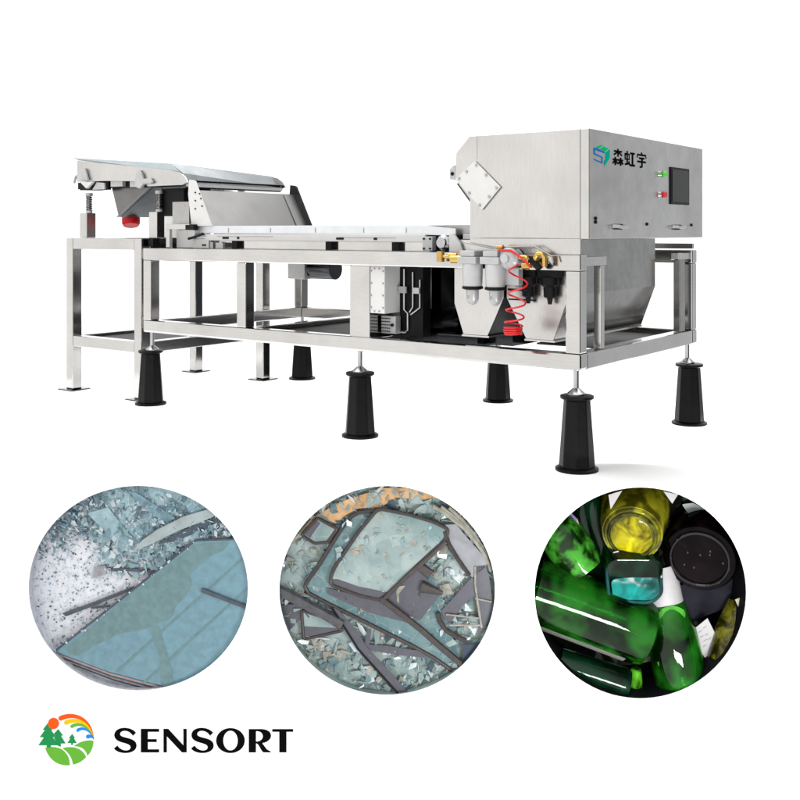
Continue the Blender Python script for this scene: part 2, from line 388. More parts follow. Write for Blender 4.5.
# electrical box
eb = part(B().box(-1.775, -1.60, .03, .60, .68, 1.182), 'electrical_box', STEEL, bev=.003)
bx = part(B().box(-1.598, -1.475, .035, .60, .86, 1.182), 'box_cover', WHITEM, eb, bev=.002)
mb = B()
for i in range(4):
    for x in (-1.588, -1.487): mb.cyl((x, .026, .90 + i * .083), (x, .036, .90 + i * .083), .005, n=8)
for x in (-1.56, -1.52): mb.cyl((x, .026, 1.165), (x, .036, 1.165), .005, n=8); mb.cyl((x, .026, .875), (x, .036, .875), .005, n=8)
pieces(mb, 'screw', GALV, bx)
vp = part(B().box(-1.585, -1.46, .14, .20, .715, .835), 'valve_block', LIGHTM, eb, bev=.003)
mb = B()
for i in range(5):
    for j in range(5): mb.cyl((-1.575 + i*.016, .132, .73 + j*.022), (-1.575 + i*.016, .142, .73 + j*.022), .004, n=6)
mb.cyl((-1.487, .128, .775), (-1.487, .142, .775), .011, n=10)
pieces(mb, 'port', BLACK, vp)
def pipe(pts, r=.008, mat=CHROME, nm='pipe'): return part(B().tube(pts, r, 8), nm, mat, sm=True)
pipe([(-1.43, .2, 1.16), (-1.43, .2, .88), (-1.40, .2, .855), (-1.40, .2, .74), (-1.42, .2, .725), (-1.575, .2, .725)], .009)
pipe([(-1.357, .2, 1.14), (-1.357, .2, .9), (-1.385, .2, .865)], .008)
pipe([(-1.297, .2, 1.09), (-1.297, .2, .9), (-1.375, .2, .848)], .008)
pipe([(-1.455, .22, 1.16), (-1.455, .22, .88), (-1.425, .22, .85), (-1.425, .22, .77), (-1.575, .22, .75)], .006)
pipe([(-1.33, .24, 1.16), (-1.33, .24, .95)], .004)
part(B().box(-1.465, -1.40, .175, .19, .995, 1.04), 'pipe_clamp', LIGHTM)
part(B().box(-1.345, -1.29, .175, .19, .995, 1.035), 'pipe_clamp', LIGHTM)
part(B().box(-1.475, -1.28, .21, .30, .70, 1.18), 'pipe_backplate', BLACK)
part(B().box(-3.44, -3.24, 1.20, 1.45, 1.0, 1.18), 'terminal_box', WHITEM, bev=.004)
part(B().cyl((-3.23, 1.3, 1.09), (-2.97, 1.3, 1.09), .09, n=24), 'belt_motor', DARKST, sm=True)
# conveyor
part(B().box(-3.42, -.98, .30, 1.70, 1.30, 1.41), 'belt_bed', GALV)
part(B().box(-3.40, -1.0, .32, 1.68, 1.412, 1.418), 'belt', BLACK)
g = part(B().xz([(-3.44, 1.404), (-3.44, 1.462), (-1.25, 1.462), (-.975, 1.437), (-.975, 1.392), (-1.17, 1.396)], .150, .162), 'side_guard', GALV)
g.data.materials[0] = plain('light_guard_sheet', (.58, .60, .62), .4, .6, .05)
mb = B()
for x in (-3.1, -2.65, -2.2, -1.75, -1.38): mb.box(x, x + .006, .147, .1505, 1.410, 1.445)
pieces(mb, 'guard_joint', GALV, g)
part(B().box(-3.44, -.98, 1.66, 1.672, 1.40, 1.47), 'side_guard', GALV)
part(B().box(-3.44, -1.245, .163, .30, 1.452, 1.458), 'guard_flange', GALV)
sb = part(B().box(-3.34, -1.205, .128, .148, 1.346, 1.398), 'side_beam', WHITEM, bev=.003)
mb = B()
for x0, x1 in ((-3.14, -3.07), (-2.98, -2.955), (-1.98, -1.91), (-1.64, -1.61)): mb.box(x0, x1, .1255, .129, 1.360, 1.376)
pieces(mb, 'slot', BLACK, sb)
mb = B(); mb.box(-3.2, -2.6, .1262, .129, 1.378, 1.383); mb.box(-1.95, -1.45, .1262, .129, 1.374, 1.378)
pieces(mb, 'groove', GALV, sb)
part(B().box(-3.3, -1.18, .19, .22, 1.284, 1.345), 'support_beam', STEEL)
for x in (-3.06, -2.10, -1.50): part(B().box(x, x + .055, .15, .189, 1.285, 1.345), 'rubber_mount', BLACK)
k1 = part(B().box(-3.48, -3.30, .13, .16, 1.285, 1.36), 'bearing_plate', WHITEM, bev=.003)
mb = B(); mb.cyl((-3.36, .12, 1.31), (-3.36, .131, 1.31), .007); mb.cyl((-3.335, .12, 1.31), (-3.335, .131, 1.31), .007)
pieces(mb, 'bolt', BLACK, k1)
part(B().box(-3.27, -3.24, .12, .14, 1.285, 1.335), 'tension_block', GALV)
part(B().box(-3.22, -3.14, .13, .15, 1.285, 1.33), 'tension_block', LIGHTM)
q = part(B().cyl((-3.46, .10, 1.405), (-3.46, .22, 1.405), .035), 'roller_bearing', LIGHTM, sm=True)
part(B().box(-3.53, -3.43, .09, .14, 1.43, 1.475), 'tension_block', BLACK, bev=.004)
part(B().tube([(-3.5, .10, 1.36), (-3.42, .10, 1.375), (-3.33, .10, 1.40)], .011, 8), 'tension_arm', BLACK, sm=True)
# drive end of the conveyor
q = part(B().box(-1.20, -.95, .17, .28, 1.285, 1.395), 'drive_housing', BLACK, bev=.003)
part(B().lathe((-1.07, .165, 1.345), (0, -1, 0), [(0, .052), (.02, .052), (.03, .035), (.05, .035)], 20), 'roller', CHROME, q, sm=True)
part(B().lathe((-1.00, .165, 1.365), (0, -1, 0), [(0, .03), (.03, .03)], 16), 'roller', LIGHTM, q, sm=True)
q = part(B().box(-1.215, -1.135, .11, .16, 1.29, 1.385), 'bearing_block', LIGHTM, bev=.004)
mb = B()
for x in (-1.2, -1.15):
    for z in (1.305, 1.37): mb.cyl((x, .102, z), (x, .111, z), .007, n=8)
pieces(mb, 'bolt', BLACK, q)
part(B().xz([(-.985, 1.285), (-.985, 1.40), (-.955, 1.405), (-.90, 1.34), (-.88, 1.285)], .09, .11), 'bearing_bracket', WHITEM)
part(B().box(-1.09, -.77, .20, 1.6, 1.40, 1.462), 'transfer_plate', GALV)
part(B().box(-.90, -.775, .12, .19, 1.315, 1.40), 'hinge_block', LIGHTM, bev=.004)
# tubes over the filters
pipe([(-.80, -.012, 1.35), (-.60, -.03, 1.318), (-.50, -.06, 1.312), (-.46, -.08, 1.30)], .0045, GALV, 'air_line')
pipe([(-.49, -.06, 1.322), (-.27, -.06, 1.330), (-.16, -.05, 1.27), (-.15, -.05, 1.235)], .0055, GALV, 'air_line')
pipe([(-.47, -.05, 1.314), (-.29, -.05, 1.318), (-.19, -.04, 1.26), (-.185, -.04, 1.225)], .0045, GALV, 'air_line')
# air preparation unit
def filt(x):
    f = part(B().box(x - .075, x + .062, -.14, -.004, 1.218, 1.262), 'air_filter', LIGHTM, bev=.006)
    part(B().box(x - .058, x + .045, -.13, -.01, 1.262, 1.30), 'filter_cap', LIGHTM, f, bev=.005)
    part(B().lathe((x, -.075, 1.218), (0, 0, -1), [(0, .062), (.01, .064), (.125, .061), (.14, .058)], 28), 'bowl', BOWL, f, sm=True)
    part(B().lathe((x, -.075, 1.078), (0, 0, -1), [(0, .062), (.006, .066), (.016, .066), (.022, .05)], 28), 'collar', BLACK, f, sm=True)
    part(B().lathe((x, -.075, 1.056), (0, 0, -1), [(0, .04), (.06, .038), (.085, .026), (.095, .010)], 24), 'drain', LIGHTM, f, sm=True)
    part(B().cyl((x - .012, -.116, 1.01), (x - .012, -.108, 1.01), .010, n=12), 'drain_hole', GALV, f)
filt(-.70); filt(-.535)
r_ = part(B().lathe((-.435, -.012, 1.255), (0, -1, 0), [(0, .062), (.08, .066), (.10, .05), (.108, .028), (.13, .026)], 28), 'pressure_regulator', BOWL, sm=True)
part(B().box(-.49, -.38, -.06, -.004, 1.09, 1.20), 'valve_body', LIGHTM, r_, bev=.006)
part(B().box(-.48, -.34, -.02, -.004, 1.055, 1.068), 'bracket', BLACK, r_)
part(B().box(-.47, -.29, -.03, -.004, .998, 1.006), 'bracket', BLACK, r_)
def brass(pts, r): return part(B().tube(pts, r, 12), 'brass_fitting', BRASS, sm=True)
brass([(-.955, -.055, 1.225), (-.955, -.055, 1.292)], .026); brass([(-.955, -.055, 1.262), (-.80, -.055, 1.250)], .012)
brass([(-.87, -.055, 1.244), (-.79, -.055, 1.244)], .027); brass([(-.80, -.055, 1.27), (-.80, -.055, 1.30)], .014)
brass([(-.895, -.055, 1.268), (-.83, -.055, 1.27)], .013)
brass([(-.505, -.075, 1.26), (-.505, -.075, 1.315)], .011); brass([(-.52, -.075, 1.323), (-.48, -.075, 1.323)], .014)
brass([(-.37, -.07, 1.262), (-.325, -.07, 1.262), (-.315, -.07, 1.25), (-.315, -.07, 1.205)], .017); brass([(-.345, -.07, 1.212), (-.29, -.07, 1.212)], .021)
brass([(-.265, -.07, 1.21), (-.262, -.07, 1.262), (-.245, -.07, 1.285), (-.215, -.07, 1.285), (-.198, -.07, 1.262), (-.198, -.07, 1.21)], .016)
pipe([(-.285, -.07, 1.255), (-.23, -.07, 1.195)], .022, BLACK, 'black_fitting')
for x in (-.385, -.235):  # black shapes modelled in place of the filters' mirror images on the hopper
    f = part(B().box(x - .070, x + .068, .03, .108, 1.14, 1.195), 'filter_reflection', BLACK, bev=.004)
    part(B().lathe((x, .068, 1.14), (0, 0, -1), [(0, .056), (.045, .056), (.06, .04), (.12, .038), (.13, .018), (.165, .012)], 20), 'bowl_reflection', BLACK, f, sm=True)
# red hose
pts = []
key = [(-.49, 1.306), (-.40, 1.303), (-.37, 1.285), (-.32, 1.255), (-.275, 1.215)]
for i in range(len(key) - 1):
    for s_ in range(4):
        f_ = s_ / 4; pts.append((key[i][0] + (key[i+1][0] - key[i][0]) * f_, -.115, key[i][1] + (key[i+1][1] - key[i][1]) * f_))
part(B().tube(pts + [(-.272, -.115, 1.208)], .0075, 8), 'red_hose', RED, sm=True)
q = lambda x, y: (-.4065 + (x - 480) / 155 * .159, 1.218 - (y - 235) / 400 * .41)
turn = [(545, 232), (498, 285), (598, 358), (482, 410), (585, 468), (470, 505), (575, 548), (463, 576), (565, 598), (460, 604), (562, 612), (458, 618), (560, 624), (460, 632), (560, 636), (466, 642), (556, 641)]
pts = []
for i in range(len(turn) - 1):
    a, b = q(*turn[i]), q(*turn[i + 1])
    for s_ in range(10):
        f_ = s_ / 10; w = .5 - .5 * math.cos(PI * f_)
        yy = -.135 + (.055 if i % 2 else -.055) * math.sin(PI * f_)
        pts.append((a[0] + (b[0] - a[0]) * w, yy, a[1] + (b[1] - a[1]) * f_))
part(B().tube(pts, .0055, 8), 'coiled_red_hose', RED, sm=True)

# ================================================================== PEDESTALS
ped0 = thing('pedestal', '', 'pedestal', (0, 0, 0), 'black pedestals under the sorting machine')
ped0['_o'] = (0, 0, 0)
B().lathe((0, 0, .02), (0, 0, 1), [(0, .108), (.40, .080)], 8, PI / 8).build('column', BLACKP, ped0, .006)
B().lathe((0, 0, 0), (0, 0, 1), [(0, .128), (.014, .128), (.022, .112)], 40).build('base_flange', BLACKP, ped0, 0, True)
B().lathe((0, 0, .418), (0, 0, 1), [(0, .085), (.010, .100), (.024, .100), (.027, .094)], 40).build('top_flange', BLACKP, ped0, 0, True)
PL = [((-.04, .04), 'black pedestal at the near right corner, closest to the viewer'),
      ((-1.70, .05), 'black pedestal under the middle of the long front rail'),
      ((-3.90, .05), 'black pedestal under the left front corner, beside the feeder stand leg'),
      ((-.03, 1.85), 'black pedestal farthest right, under the far right corner of the end frame'),
      ((-1.68, 1.87), 'black pedestal on the far side under the rear rail, right of centre'),
      ((-3.86, 1.86), 'small looking far black pedestal beside the feeder stand rear leg')]
for i, ((x, y), lab) in enumerate(PL):
    if i == 0: r = ped0
    else:
        r = ped0.copy(); C.objects.link(r)
        for ch in list(ped0.children):
            c = ch.copy(); C.objects.link(c); c.parent = r
    r.location = (x, y, 0); r['label'] = lab
# ================================================================== VIBRATING FEEDER
fd = thing('vibrating_feeder', 'vibrating feed hopper with red motors on a square tube stand left of the sorting machine', 'feeder', (-4.6, .9, 0))
def fp(mb, nm, mat, par=None, bev=0, sm=False): return mb.build(nm, mat, par or fd, bev, sm)
SX0, SX1, SY0, SY1 = -5.11, -4.08, .10, 1.65
lg_ = []
for x in (SX0, SX1 - .095):
    for y in (SY0, SY1 - .10):
        l = fp(B().box(x, x + .095, y, y + .10, .012, 1.36 if x > -5 and y < 1 else 1.36), 'leg', STEEL, bev=.008)
        fp(B().box(x - .055, x + .15, y - .05, y + .15, 0.001, .012), 'foot_plate', DARKST, l, bev=.002)
for y in (SY0, SY1 - .10):
    fp(B().box(SX0 + .096, SX1 - .096, y + .002, y + .098, 1.262, 1.358), 'top_rail', STEEL, bev=.006)
    fp(B().box(SX0 + .096, SX1 - .096, y + .002, y + .098, .395, .49), 'bottom_rail', STEEL, bev=.008)
for x in (SX0, SX1 - .095):
    fp(B().box(x + .002, x + .093, SY0 + .10, SY1 - .10, 1.262, 1.358), 'top_rail', DARKST if x > -4.5 else STEEL, bev=.006)  # right rail gets darker steel, standing in for its shaded end face
    fp(B().box(x + .002, x + .093, SY0 + .10, SY1 - .10, .395, .488), 'bottom_rail', STEEL, bev=.006)
fp(B().box(SX0 + .10, SX1 - .10, SY0 + .10, SY1 - .10, .455, .463), 'shelf', BLACK)
# spring mounts
for x in (-5.12, -4.165):
    for y in (.25, 1.22):
        p_ = fp(B().box(x, x + .105, y, y + .10, 1.36, 1.585), 'spring_post', STEELV, bev=.005)
        cx = x + .10; cy = y + .03
        mb = B().lathe((cx, cy, 1.585), (0, 0, 1), [(0, .03), (.02, .03), (.024, .02)], 16)
        mb.lathe((cx, cy, 1.735), (0, 0, 1), [(0, .02), (.004, .034), (.03, .034)], 16)
        pieces(mb, 'spring_seat', LIGHTM, p_)
        hx = [(cx + .024*math.cos(2*PI*k/12), cy + .024*math.sin(2*PI*k/12), 1.605 + k / 84 * .135) for k in range(85)]
        fp(B().tube(hx, .0075, 6), 'spring', DKST2, p_, sm=True)
        fp(B().cyl((cx, cy, 1.6), (cx, cy, 1.74), .014), 'spring_rod', GALV, p_, sm=True)
# hopper tray
YN, YF = .20, 1.38
side = [(-5.09, 2.055), (-5.09, 1.80), (-4.845, 1.785), (-4.68, 1.868), (-4.14, 1.832), (-3.70, 1.80), (-3.62, 1.815), (-3.69, 1.895), (-3.86, 1.945)]
side = [(-5.09, 2.058), (-5.09, 1.865), (-4.68, 1.862), (-4.20, 1.845), (-4.12, 1.80), (-3.69, 1.80), (-3.62, 1.82), (-3.66, 1.87), (-3.72, 1.905), (-3.85, 1.93)]
fp(B().xz(side, YN, YN + .012), 'side_plate', STEELV, bev=.002)
fp(B().xz(side, YF - .012, YF), 'side_plate', STEELV, bev=.002)
fp(B().prism([(-5.16, YN - .015, 2.085), (-5.08, YN + .008, 2.060), (-3.72, YN + .008, 1.906), (-3.80, YN - .015, 1.978)], (.0, .008, .003)), 'flared_lip', plain('pale_blue_edge', (.36, .42, .44), .35, .2, .05))
fp(B().prism([(-5.1, YN + .02, 1.90), (-3.66, YN + .02, 1.83), (-3.66, YF - .02, 1.83), (-5.1, YF - .02, 1.90)], (0, 0, .01)), 'tray_floor', DARKST)
fp(B().prism([(-5.09, YN + .013, 1.87), (-5.09, YF - .013, 1.87), (-5.09, YF - .013, 2.05), (-5.09, YN + .013, 2.05)], (.01, 0, 0)), 'back_plate', GALV)
# end lip, leaning outward
EG = LIPM
zf = 1.905
fp(B().prism([(-3.80, YN - .014, 1.977), (-3.70, YN + .014, 1.90), (-3.66, YN + .014, 1.815), (-3.655, 1.36, 1.812), (-3.70, 1.40, 1.85), (-3.76, 1.42, 1.895), (-3.80, 1.40, 1.918)], (-.008, 0, .006)), 'end_lip', EG)
fp(B().box(-3.66, -3.645, YN + .02, 1.355, 1.786, 1.811), 'lip_edge', WHITEM)
fp(B().box(-3.95, -3.66, YN + .015, 1.35, 1.775, 1.79), 'tray_underside', DARKST)
# small brackets under side plate
mb = B()
fp(B().xz([(-5.09, 1.864), (-5.09, 1.79), (-4.83, 1.782), (-4.68, 1.786), (-4.68, 1.86)], YN + .03, YN + .06), 'side_channel', BLACK)
fp(B().xz([(-5.02, 1.86), (-4.93, 1.80), (-4.83, 1.86)], YN - .02, YN + .01), 'gusset', WHITEM, bev=.003)
fp(B().xz([(-4.88, 1.79), (-4.82, 1.855), (-4.71, 1.845), (-4.71, 1.79)], YN + .01, YN + .028), 'gusset', LIGHTM)
fp(B().box(-4.63, -4.47, YN + .015, YN + .05, 1.81, 1.86), 'side_block', LIGHTM)
fp(B().box(-4.37, -4.28, YN + .015, YN + .05, 1.80, 1.85), 'side_block', LIGHTM)
fp(B().box(-4.68, -4.20, YN + .052, YN + .08, 1.80, 1.862), 'side_channel', BLACK)
fp(B().xz([(-5.02, 1.875), (-4.985, 1.97), (-4.965, 1.985), (-4.94, 1.97), (-4.90, 1.875)], YN - .03, YN - .001), 'spring_bracket', LIGHTM, bev=.006)
fp(B().xz([(-4.26, 1.80), (-4.235, 1.925), (-4.20, 1.94), (-4.17, 1.91), (-4.15, 1.862), (-4.06, 1.868), (-4.03, 1.835), (-4.05, 1.82), (-4.14, 1.82), (-4.19, 1.78)], YN - .03, YN - .001), 'spring_bracket', LIGHTM, bev=.006)
fp(B().tube([(-5.20, .25, 1.86), (-5.17, .25, 1.92), (-5.13, .25, 1.93), (-5.09, .25, 1.92)], .012, 8), 'hook', GALV, sm=True)
fp(B().box(-5.13, -5.06, .24, .30, 1.80, 1.86), 'hook_block', BLACK)
# motor trough: V shaped bracket running across under the tray
fp(B().xz([(-4.745, 1.825), (-4.645, 1.548), (-4.62, 1.545), (-4.18, 1.80), (-4.185, 1.825)], .32, 1.34), 'motor_bracket', plain('dark_bracket_steel', (.10, .115, .125), .3, .75, .2, 5))
fp(B().xz([(-4.735, 1.815), (-4.642, 1.565), (-4.24, 1.80)], .305, .319), 'bracket_web', DKST2, bev=.002)
fp(B().prism([(-4.655, .29, 1.545), (-4.625, .29, 1.545), (-4.19, .29, 1.80), (-4.22, .29, 1.80)], (0, .03, 0)), 'bracket_flange', plain('bracket_flange', (.16, .17, .18), .35, .7, .1))
fp(B().xz([(-4.30, 1.58), (-4.02, 1.825), (-4.0, 1.825), (-4.0, 1.74), (-4.27, 1.56)], .95, .97), 'rear_web', GALV)
for y in (.42, 1.02):
    mb = B().lathe((-4.71, y + .08, 1.57), (.28, -.22, -1), [(0, .080), (.085, .080), (.098, .072), (.106, .068)], 32)
    q_ = fp(mb, 'red_motor_cap', REDM, sm=True)
    fp(B().lathe((-4.715, y + .08, 1.585), (.28, -.22, -1), [(0, .085), (.03, .085)], 32), 'cap_ring', BLACK, q_, sm=True)
# discharge slide
sp = [(-3.55, 1.835), (-3.50, 1.83), (-3.475, 1.82), (-3.29, 1.462), (-3.52, 1.462), (-3.545, 1.62), (-3.56, 1.72)]
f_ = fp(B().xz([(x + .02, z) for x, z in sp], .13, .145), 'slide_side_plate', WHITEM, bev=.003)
mb = B()
for x, z in ((-3.45, 1.73), (-3.45, 1.665), (-3.45, 1.60), (-3.40, 1.72), (-3.385, 1.68), (-3.37, 1.62)): mb.cyl((x, .122, z), (x, .131, z), .006, n=8)
pieces(mb, 'hole', BLACK, f_)
fp(B().xz([(x + .02, z) for x, z in sp], 1.33, 1.345), 'slide_side_plate', plain('darkened_side_sheet', (.03, .03, .033), .3, .6, .2))  # far plate coloured dark for the dark reflection on its inner face
fp(B().prism([(-3.50, .15, 1.752), (-3.335, .15, 1.462), (-3.335, 1.325, 1.462), (-3.50, 1.325, 1.752)], (-.008, 0, -.004)), 'slide_sheet', steel('slide_sheet_steel', .26, .33, .42, (1, 1, 1), bs=.0))
fp(B().prism([(-3.486, 1.20, 1.745), (-3.322, 1.20, 1.462), (-3.322, 1.328, 1.462), (-3.486, 1.328, 1.745)], (-.006, 0, -.003)), 'slide_edge_strip', GALV)
# support behind the slide
fp(B().box(-4.06, -3.78, .30, .6, 1.37, 1.80), 'drive_box', BLACK)
fp(B().box(-4.24, -4.07, .62, .66, 1.37, 1.55), 'guard_box', WHITEM)
fp(B().box(-3.93, -3.75, .22, .29, 1.37, 1.545), 'guard_box', WHITEM)
fp(B().box(-3.76, -3.56, .16, .28, 1.48, 1.66), 'guard_box', GALV)
mb = B().box(-3.76, -3.48, .09, .12, 1.435, 1.478); mb.box(-3.76, -3.715, .09, .12, 1.288, 1.4345)
fp(mb, 'slide_support', STEEL, bev=.003)
fp(B().box(-3.71, -3.50, .16, .18, 1.288, 1.43), 'support_web', WHITEM)
fp(B().box(-4.05, -3.99, .15, .22, 1.29, 1.36), 'support_web', BLACK)

#@@C0
# ================================================================== SAMPLES behind the three openings
OLD_ = set(bpy.data.objects)
def frame(i, dm=.05):
    uc, vc, ru, rv = HO[i]; oz = (20, 270, 525)[i]
    du = (uc - 400) * dm / PD; dv = (vc - 231) * dm / PD
    def Q(x, y, d): return P(oz + x / 3.404 + du, 480 + y / 3.404 + dv, d)
    return Q
def disc(i, d, th):
    uc, vc, ru, rv = HO[i]; L = ell(uc, vc, ru + 1.8, rv + 1.8, 72)
    return MB().prism([P(x, y, d) for x, y in L], FV * th)
def rnd(pts, r, n=5):
    out = []
    m_ = len(pts)
    for i, p in enumerate(pts):
        a = pts[i-1]; b = pts[(i+1) % m_]
        la = math.dist(p, a); lb = math.dist(p, b); rr = min(r, la * .45, lb * .45)
        s_ = (p[0] + (a[0]-p[0]) / la * rr, p[1] + (a[1]-p[1]) / la * rr); e_ = (p[0] + (b[0]-p[0]) / lb * rr, p[1] + (b[1]-p[1]) / lb * rr)
        out += [((1-t)**2*s_[0] + 2*t*(1-t)*p[0] + t*t*e_[0], (1-t)**2*s_[1] + 2*t*(1-t)*p[1] + t*t*e_[1]) for t in [k/n for k in range(n+1)]]
    return out
def slab(Q, pts, d, th, tilt=(0, 0)):
    """flat piece facing the opening, its front face d metres behind the panel; tilt adds depth along x and y"""
    cx = sum(p[0] for p in pts) / len(pts); cy = sum(p[1] for p in pts) / len(pts)
    mb = MB(); n = len(pts)
    a = [Q(x, y, d + (x-cx)*tilt[0] + (y-cy)*tilt[1]) for x, y in pts]
    return mb.add(a + [p + FV * th for p in a], [tuple(range(n)), tuple(range(2*n-1, n-1, -1))] + [(i, i+n, (i+1) % n + n, (i+1) % n) for i in range(n)])
def bar(Q, pts, d, r, tilt=0, n=8, closed=False):
    return MB().tube([Q(x, y, d + tilt * i) for i, (x, y) in enumerate(pts)], r, n, closed=closed)
def stuff(o): o['kind'] = 'stuff'; return o
def crack(name, c1, c2, line, scale=14, rough=.15, lw=.02, bmp=.5, warp=.12, vv=.08):
    m, nt, b = nodes(name)
    v = coords(nt, (1, 1, 1))
    nz = nt.nodes.new('ShaderNodeTexNoise'); nz.inputs['Scale'].default_value = 5; nt.links.new(v, nz.inputs['Vector'])
    vm = nt.nodes.new('ShaderNodeVectorMath'); vm.operation = 'MULTIPLY_ADD'; vm.inputs[1].default_value = (warp,) * 3
    nt.links.new(nz.outputs['Color'], vm.inputs[0]); nt.links.new(v, vm.inputs[2])
    cols = []
    for k, sc_ in enumerate((scale, scale * 2.7)):
        vo = nt.nodes.new('ShaderNodeTexVoronoi'); vo.feature = 'DISTANCE_TO_EDGE'; vo.inputs['Scale'].default_value = sc_
        nt.links.new(vm.outputs[0], vo.inputs['Vector'])
        cols.append(ramp(nt, vo.outputs['Distance'], [(0, (1, 1, 1)), (lw * (1 if k == 0 else .8), (0, 0, 0))]))
    n2 = noise(nt, v, 4, 4); base = ramp(nt, n2, [(.36, c1), (.62, c2)])
    vc_ = nt.nodes.new('ShaderNodeTexVoronoi'); vc_.inputs['Scale'].default_value = scale; nt.links.new(vm.outputs[0], vc_.inputs['Vector'])
    hs = nt.nodes.new('ShaderNodeHueSaturation'); nt.links.new(base, hs.inputs['Color'])
    bw = nt.nodes.new('ShaderNodeRGBToBW'); nt.links.new(vc_.outputs['Color'], bw.inputs[0])
    mr_ = nt.nodes.new('ShaderNodeMapRange'); mr_.inputs['To Min'].default_value = .9 - vv; mr_.inputs['To Max'].default_value = 1.1 + vv
    nt.links.new(bw.outputs[0], mr_.inputs['Value']); nt.links.new(mr_.outputs[0], hs.inputs['Value'])
    cur = hs.outputs[0]
    gate = ramp(nt, noise(nt, v, 9, 2), [(.45, (0, 0, 0)), (.6, (1, 1, 1))])
    for k, c_ in enumerate(cols):
        mx = nt.nodes.new('ShaderNodeMix'); mx.data_type = 'RGBA'
        f = c_
        if k == 1:
            mu = nt.nodes.new('ShaderNodeMix'); mu.data_type = 'RGBA'; mu.blend_type = 'MULTIPLY'; mu.inputs[0].default_value = 1
            nt.links.new(c_, mu.inputs[6]); nt.links.new(gate, mu.inputs[7]); f = mu.outputs[2]
        nt.links.new(f, mx.inputs[0]); nt.links.new(cur, mx.inputs[6]); mx.inputs[7].default_value = (*line, 1); cur = mx.outputs[2]
    nt.links.new(cur, b.inputs['Base Color']); setp(b, Roughness=rough, Specular_IOR_Level=.2)
    bump(nt, b, bw.outputs[0], bmp, .01)
    return m
def shards(Q, n, region, d0, d1, size, mats, name, seed, par=None, elong=1.0):
    rg = random.Random(seed); groups = [MB() for _ in mats]
    c_ = 0
    while c_ < n:
        p = region(rg)
        if p is None: continue
        c_ += 1
        s = rg.uniform(*size); a0 = rg.uniform(0, 2*PI); k = rg.choice((3, 4, 4, 5)); el = rg.uniform(.35, 1) ** elong
        ca, sa = math.cos(a0), math.sin(a0); pts = []
        for i in range(k):
            t = 2*PI*(i + rg.uniform(-.28, .28))/k; x = math.cos(t)*s; y = math.sin(t)*s*el
            pts.append((p[0] + x*ca - y*sa, p[1] + x*sa + y*ca))
        q_ = slab(Q, pts, rg.uniform(d0, d1), .002, (rg.uniform(-.0008, .0008), rg.uniform(-.0008, .0008)))
        groups[rg.randrange(len(mats))].add(q_.v, q_.f)
    return [g.build(name, m_) for g, m_ in zip(groups, mats)]
def inq(i, rg):
    while 1:
        x, y = rg.uniform(0, 800), rg.uniform(0, 800)
        uc, vc, ru, rv = HO[i]; oz = (20, 270, 525)[i]
        if ((oz + x/3.404 - uc)/(ru+2))**2 + ((480 + y/3.404 - vc)/(rv+2))**2 < 1: return x, y

# ------------------------------------------------------------------ opening 1: pane stack on broken glass
Q1 = frame(0, .04)
m_, nt_, b_ = nodes('white_glass_grit')
v_ = coords(nt_, (1, 1, 1)); n1_ = noise(nt_, v_, 30, 6, .7); n3_ = noise(nt_, v_, 3, 2)
c_ = ramp(nt_, n1_, [(.30, (.16, .22, .28)), (.37, (.46, .52, .60)), (.48, (.66, .68, .74)), (.7, (.76, .76, .80))])
nt_.links.new(c_, b_.inputs['Base Color']); setp(b_, Roughness=.6); bump(nt_, b_, n1_, .8, .01)
GRIT = m_
TEAL1 = plain('pale_teal_glass', (.26, .38, .42), .2, 0, .25, 20, Specular_IOR_Level=.2)
TEAL2 = plain('mid_teal_glass', (.15, .25, .30), .2, 0, .3, 20, Specular_IOR_Level=.2)
PALE = plain('frosted_pale_glass', (.46, .52, .56), .25, 0, .15, 30)
DKG = plain('dark_glass_edge', (.035, .06, .085), .2, 0, .4, 30)
SLATE = plain('slate_strip', (.045, .06, .085), .4, 0, .3, 20)
bed = disc(0, .085, .02).build('grit_bed', GRIT)
tag(bed, 'white granular bed of crushed glass behind the left opening', 'glass bed'); 
def ring(i, nm, mat, lab, depth=.10):
    uc, vc, ru, rv = HO[i]; mb = MB(); n = 96
    L = ell(uc, vc, ru + 1.2, rv + 1.2, n); O = ell(uc, vc, ru + 2.5, rv + 2.5, n)
    a = [P(x, y, .008) for x, y in L]; b = [P(x, y, depth) for x, y in L]; c = [P(x, y, depth) for x, y in O]; d = [P(x, y, .008) for x, y in O]
    fs = []
    for k in range(n):
        j = (k+1) % n
        for s_, e_ in ((0, n), (n, 2*n), (2*n, 3*n), (3*n, 0)): fs.append((s_+k, e_+k, e_+j, s_+j))
    o = mb.add(a + b + c + d, fs).build(nm, mat, panel, 0, True); o['label'] = lab
    return o
ring(0, 'opening_rim', GRIT, 'pale rim round the left opening')
def reg_top(rg):
    x, y = inq(0, rg)
    lim = 190 + .10 * (x - 60) + 30 * math.sin(x / 60)
    return (x, y) if y < lim + rg.uniform(-60, 60) and y < 300 else None
def reg_snow(rg):
    x, y = inq(0, rg)
    return (x, y) if y > 190 and y < 600 - (x - 100) * .75 + 20 else None
def reg_mid(rg):
    x, y = inq(0, rg)
    return (x, y) if 200 < y < 330 and 250 < x < 620 and y < 560 - (x - 150) * .62 else None
for o, wd in zip(shards(Q1, 1900, reg_top, .036, .080, (3, 15), [TEAL1, TEAL2, PALE, plain('slate_teal_glass', (.09, .15, .19), .3, 0, .3, 30)], 'broken_glass', 3, elong=2), ('pale teal', 'mid teal', 'frosted white', 'dark')):
    tag(stuff(o), 'heap of %s glass splinters at the top of the left opening' % wd, 'broken glass')
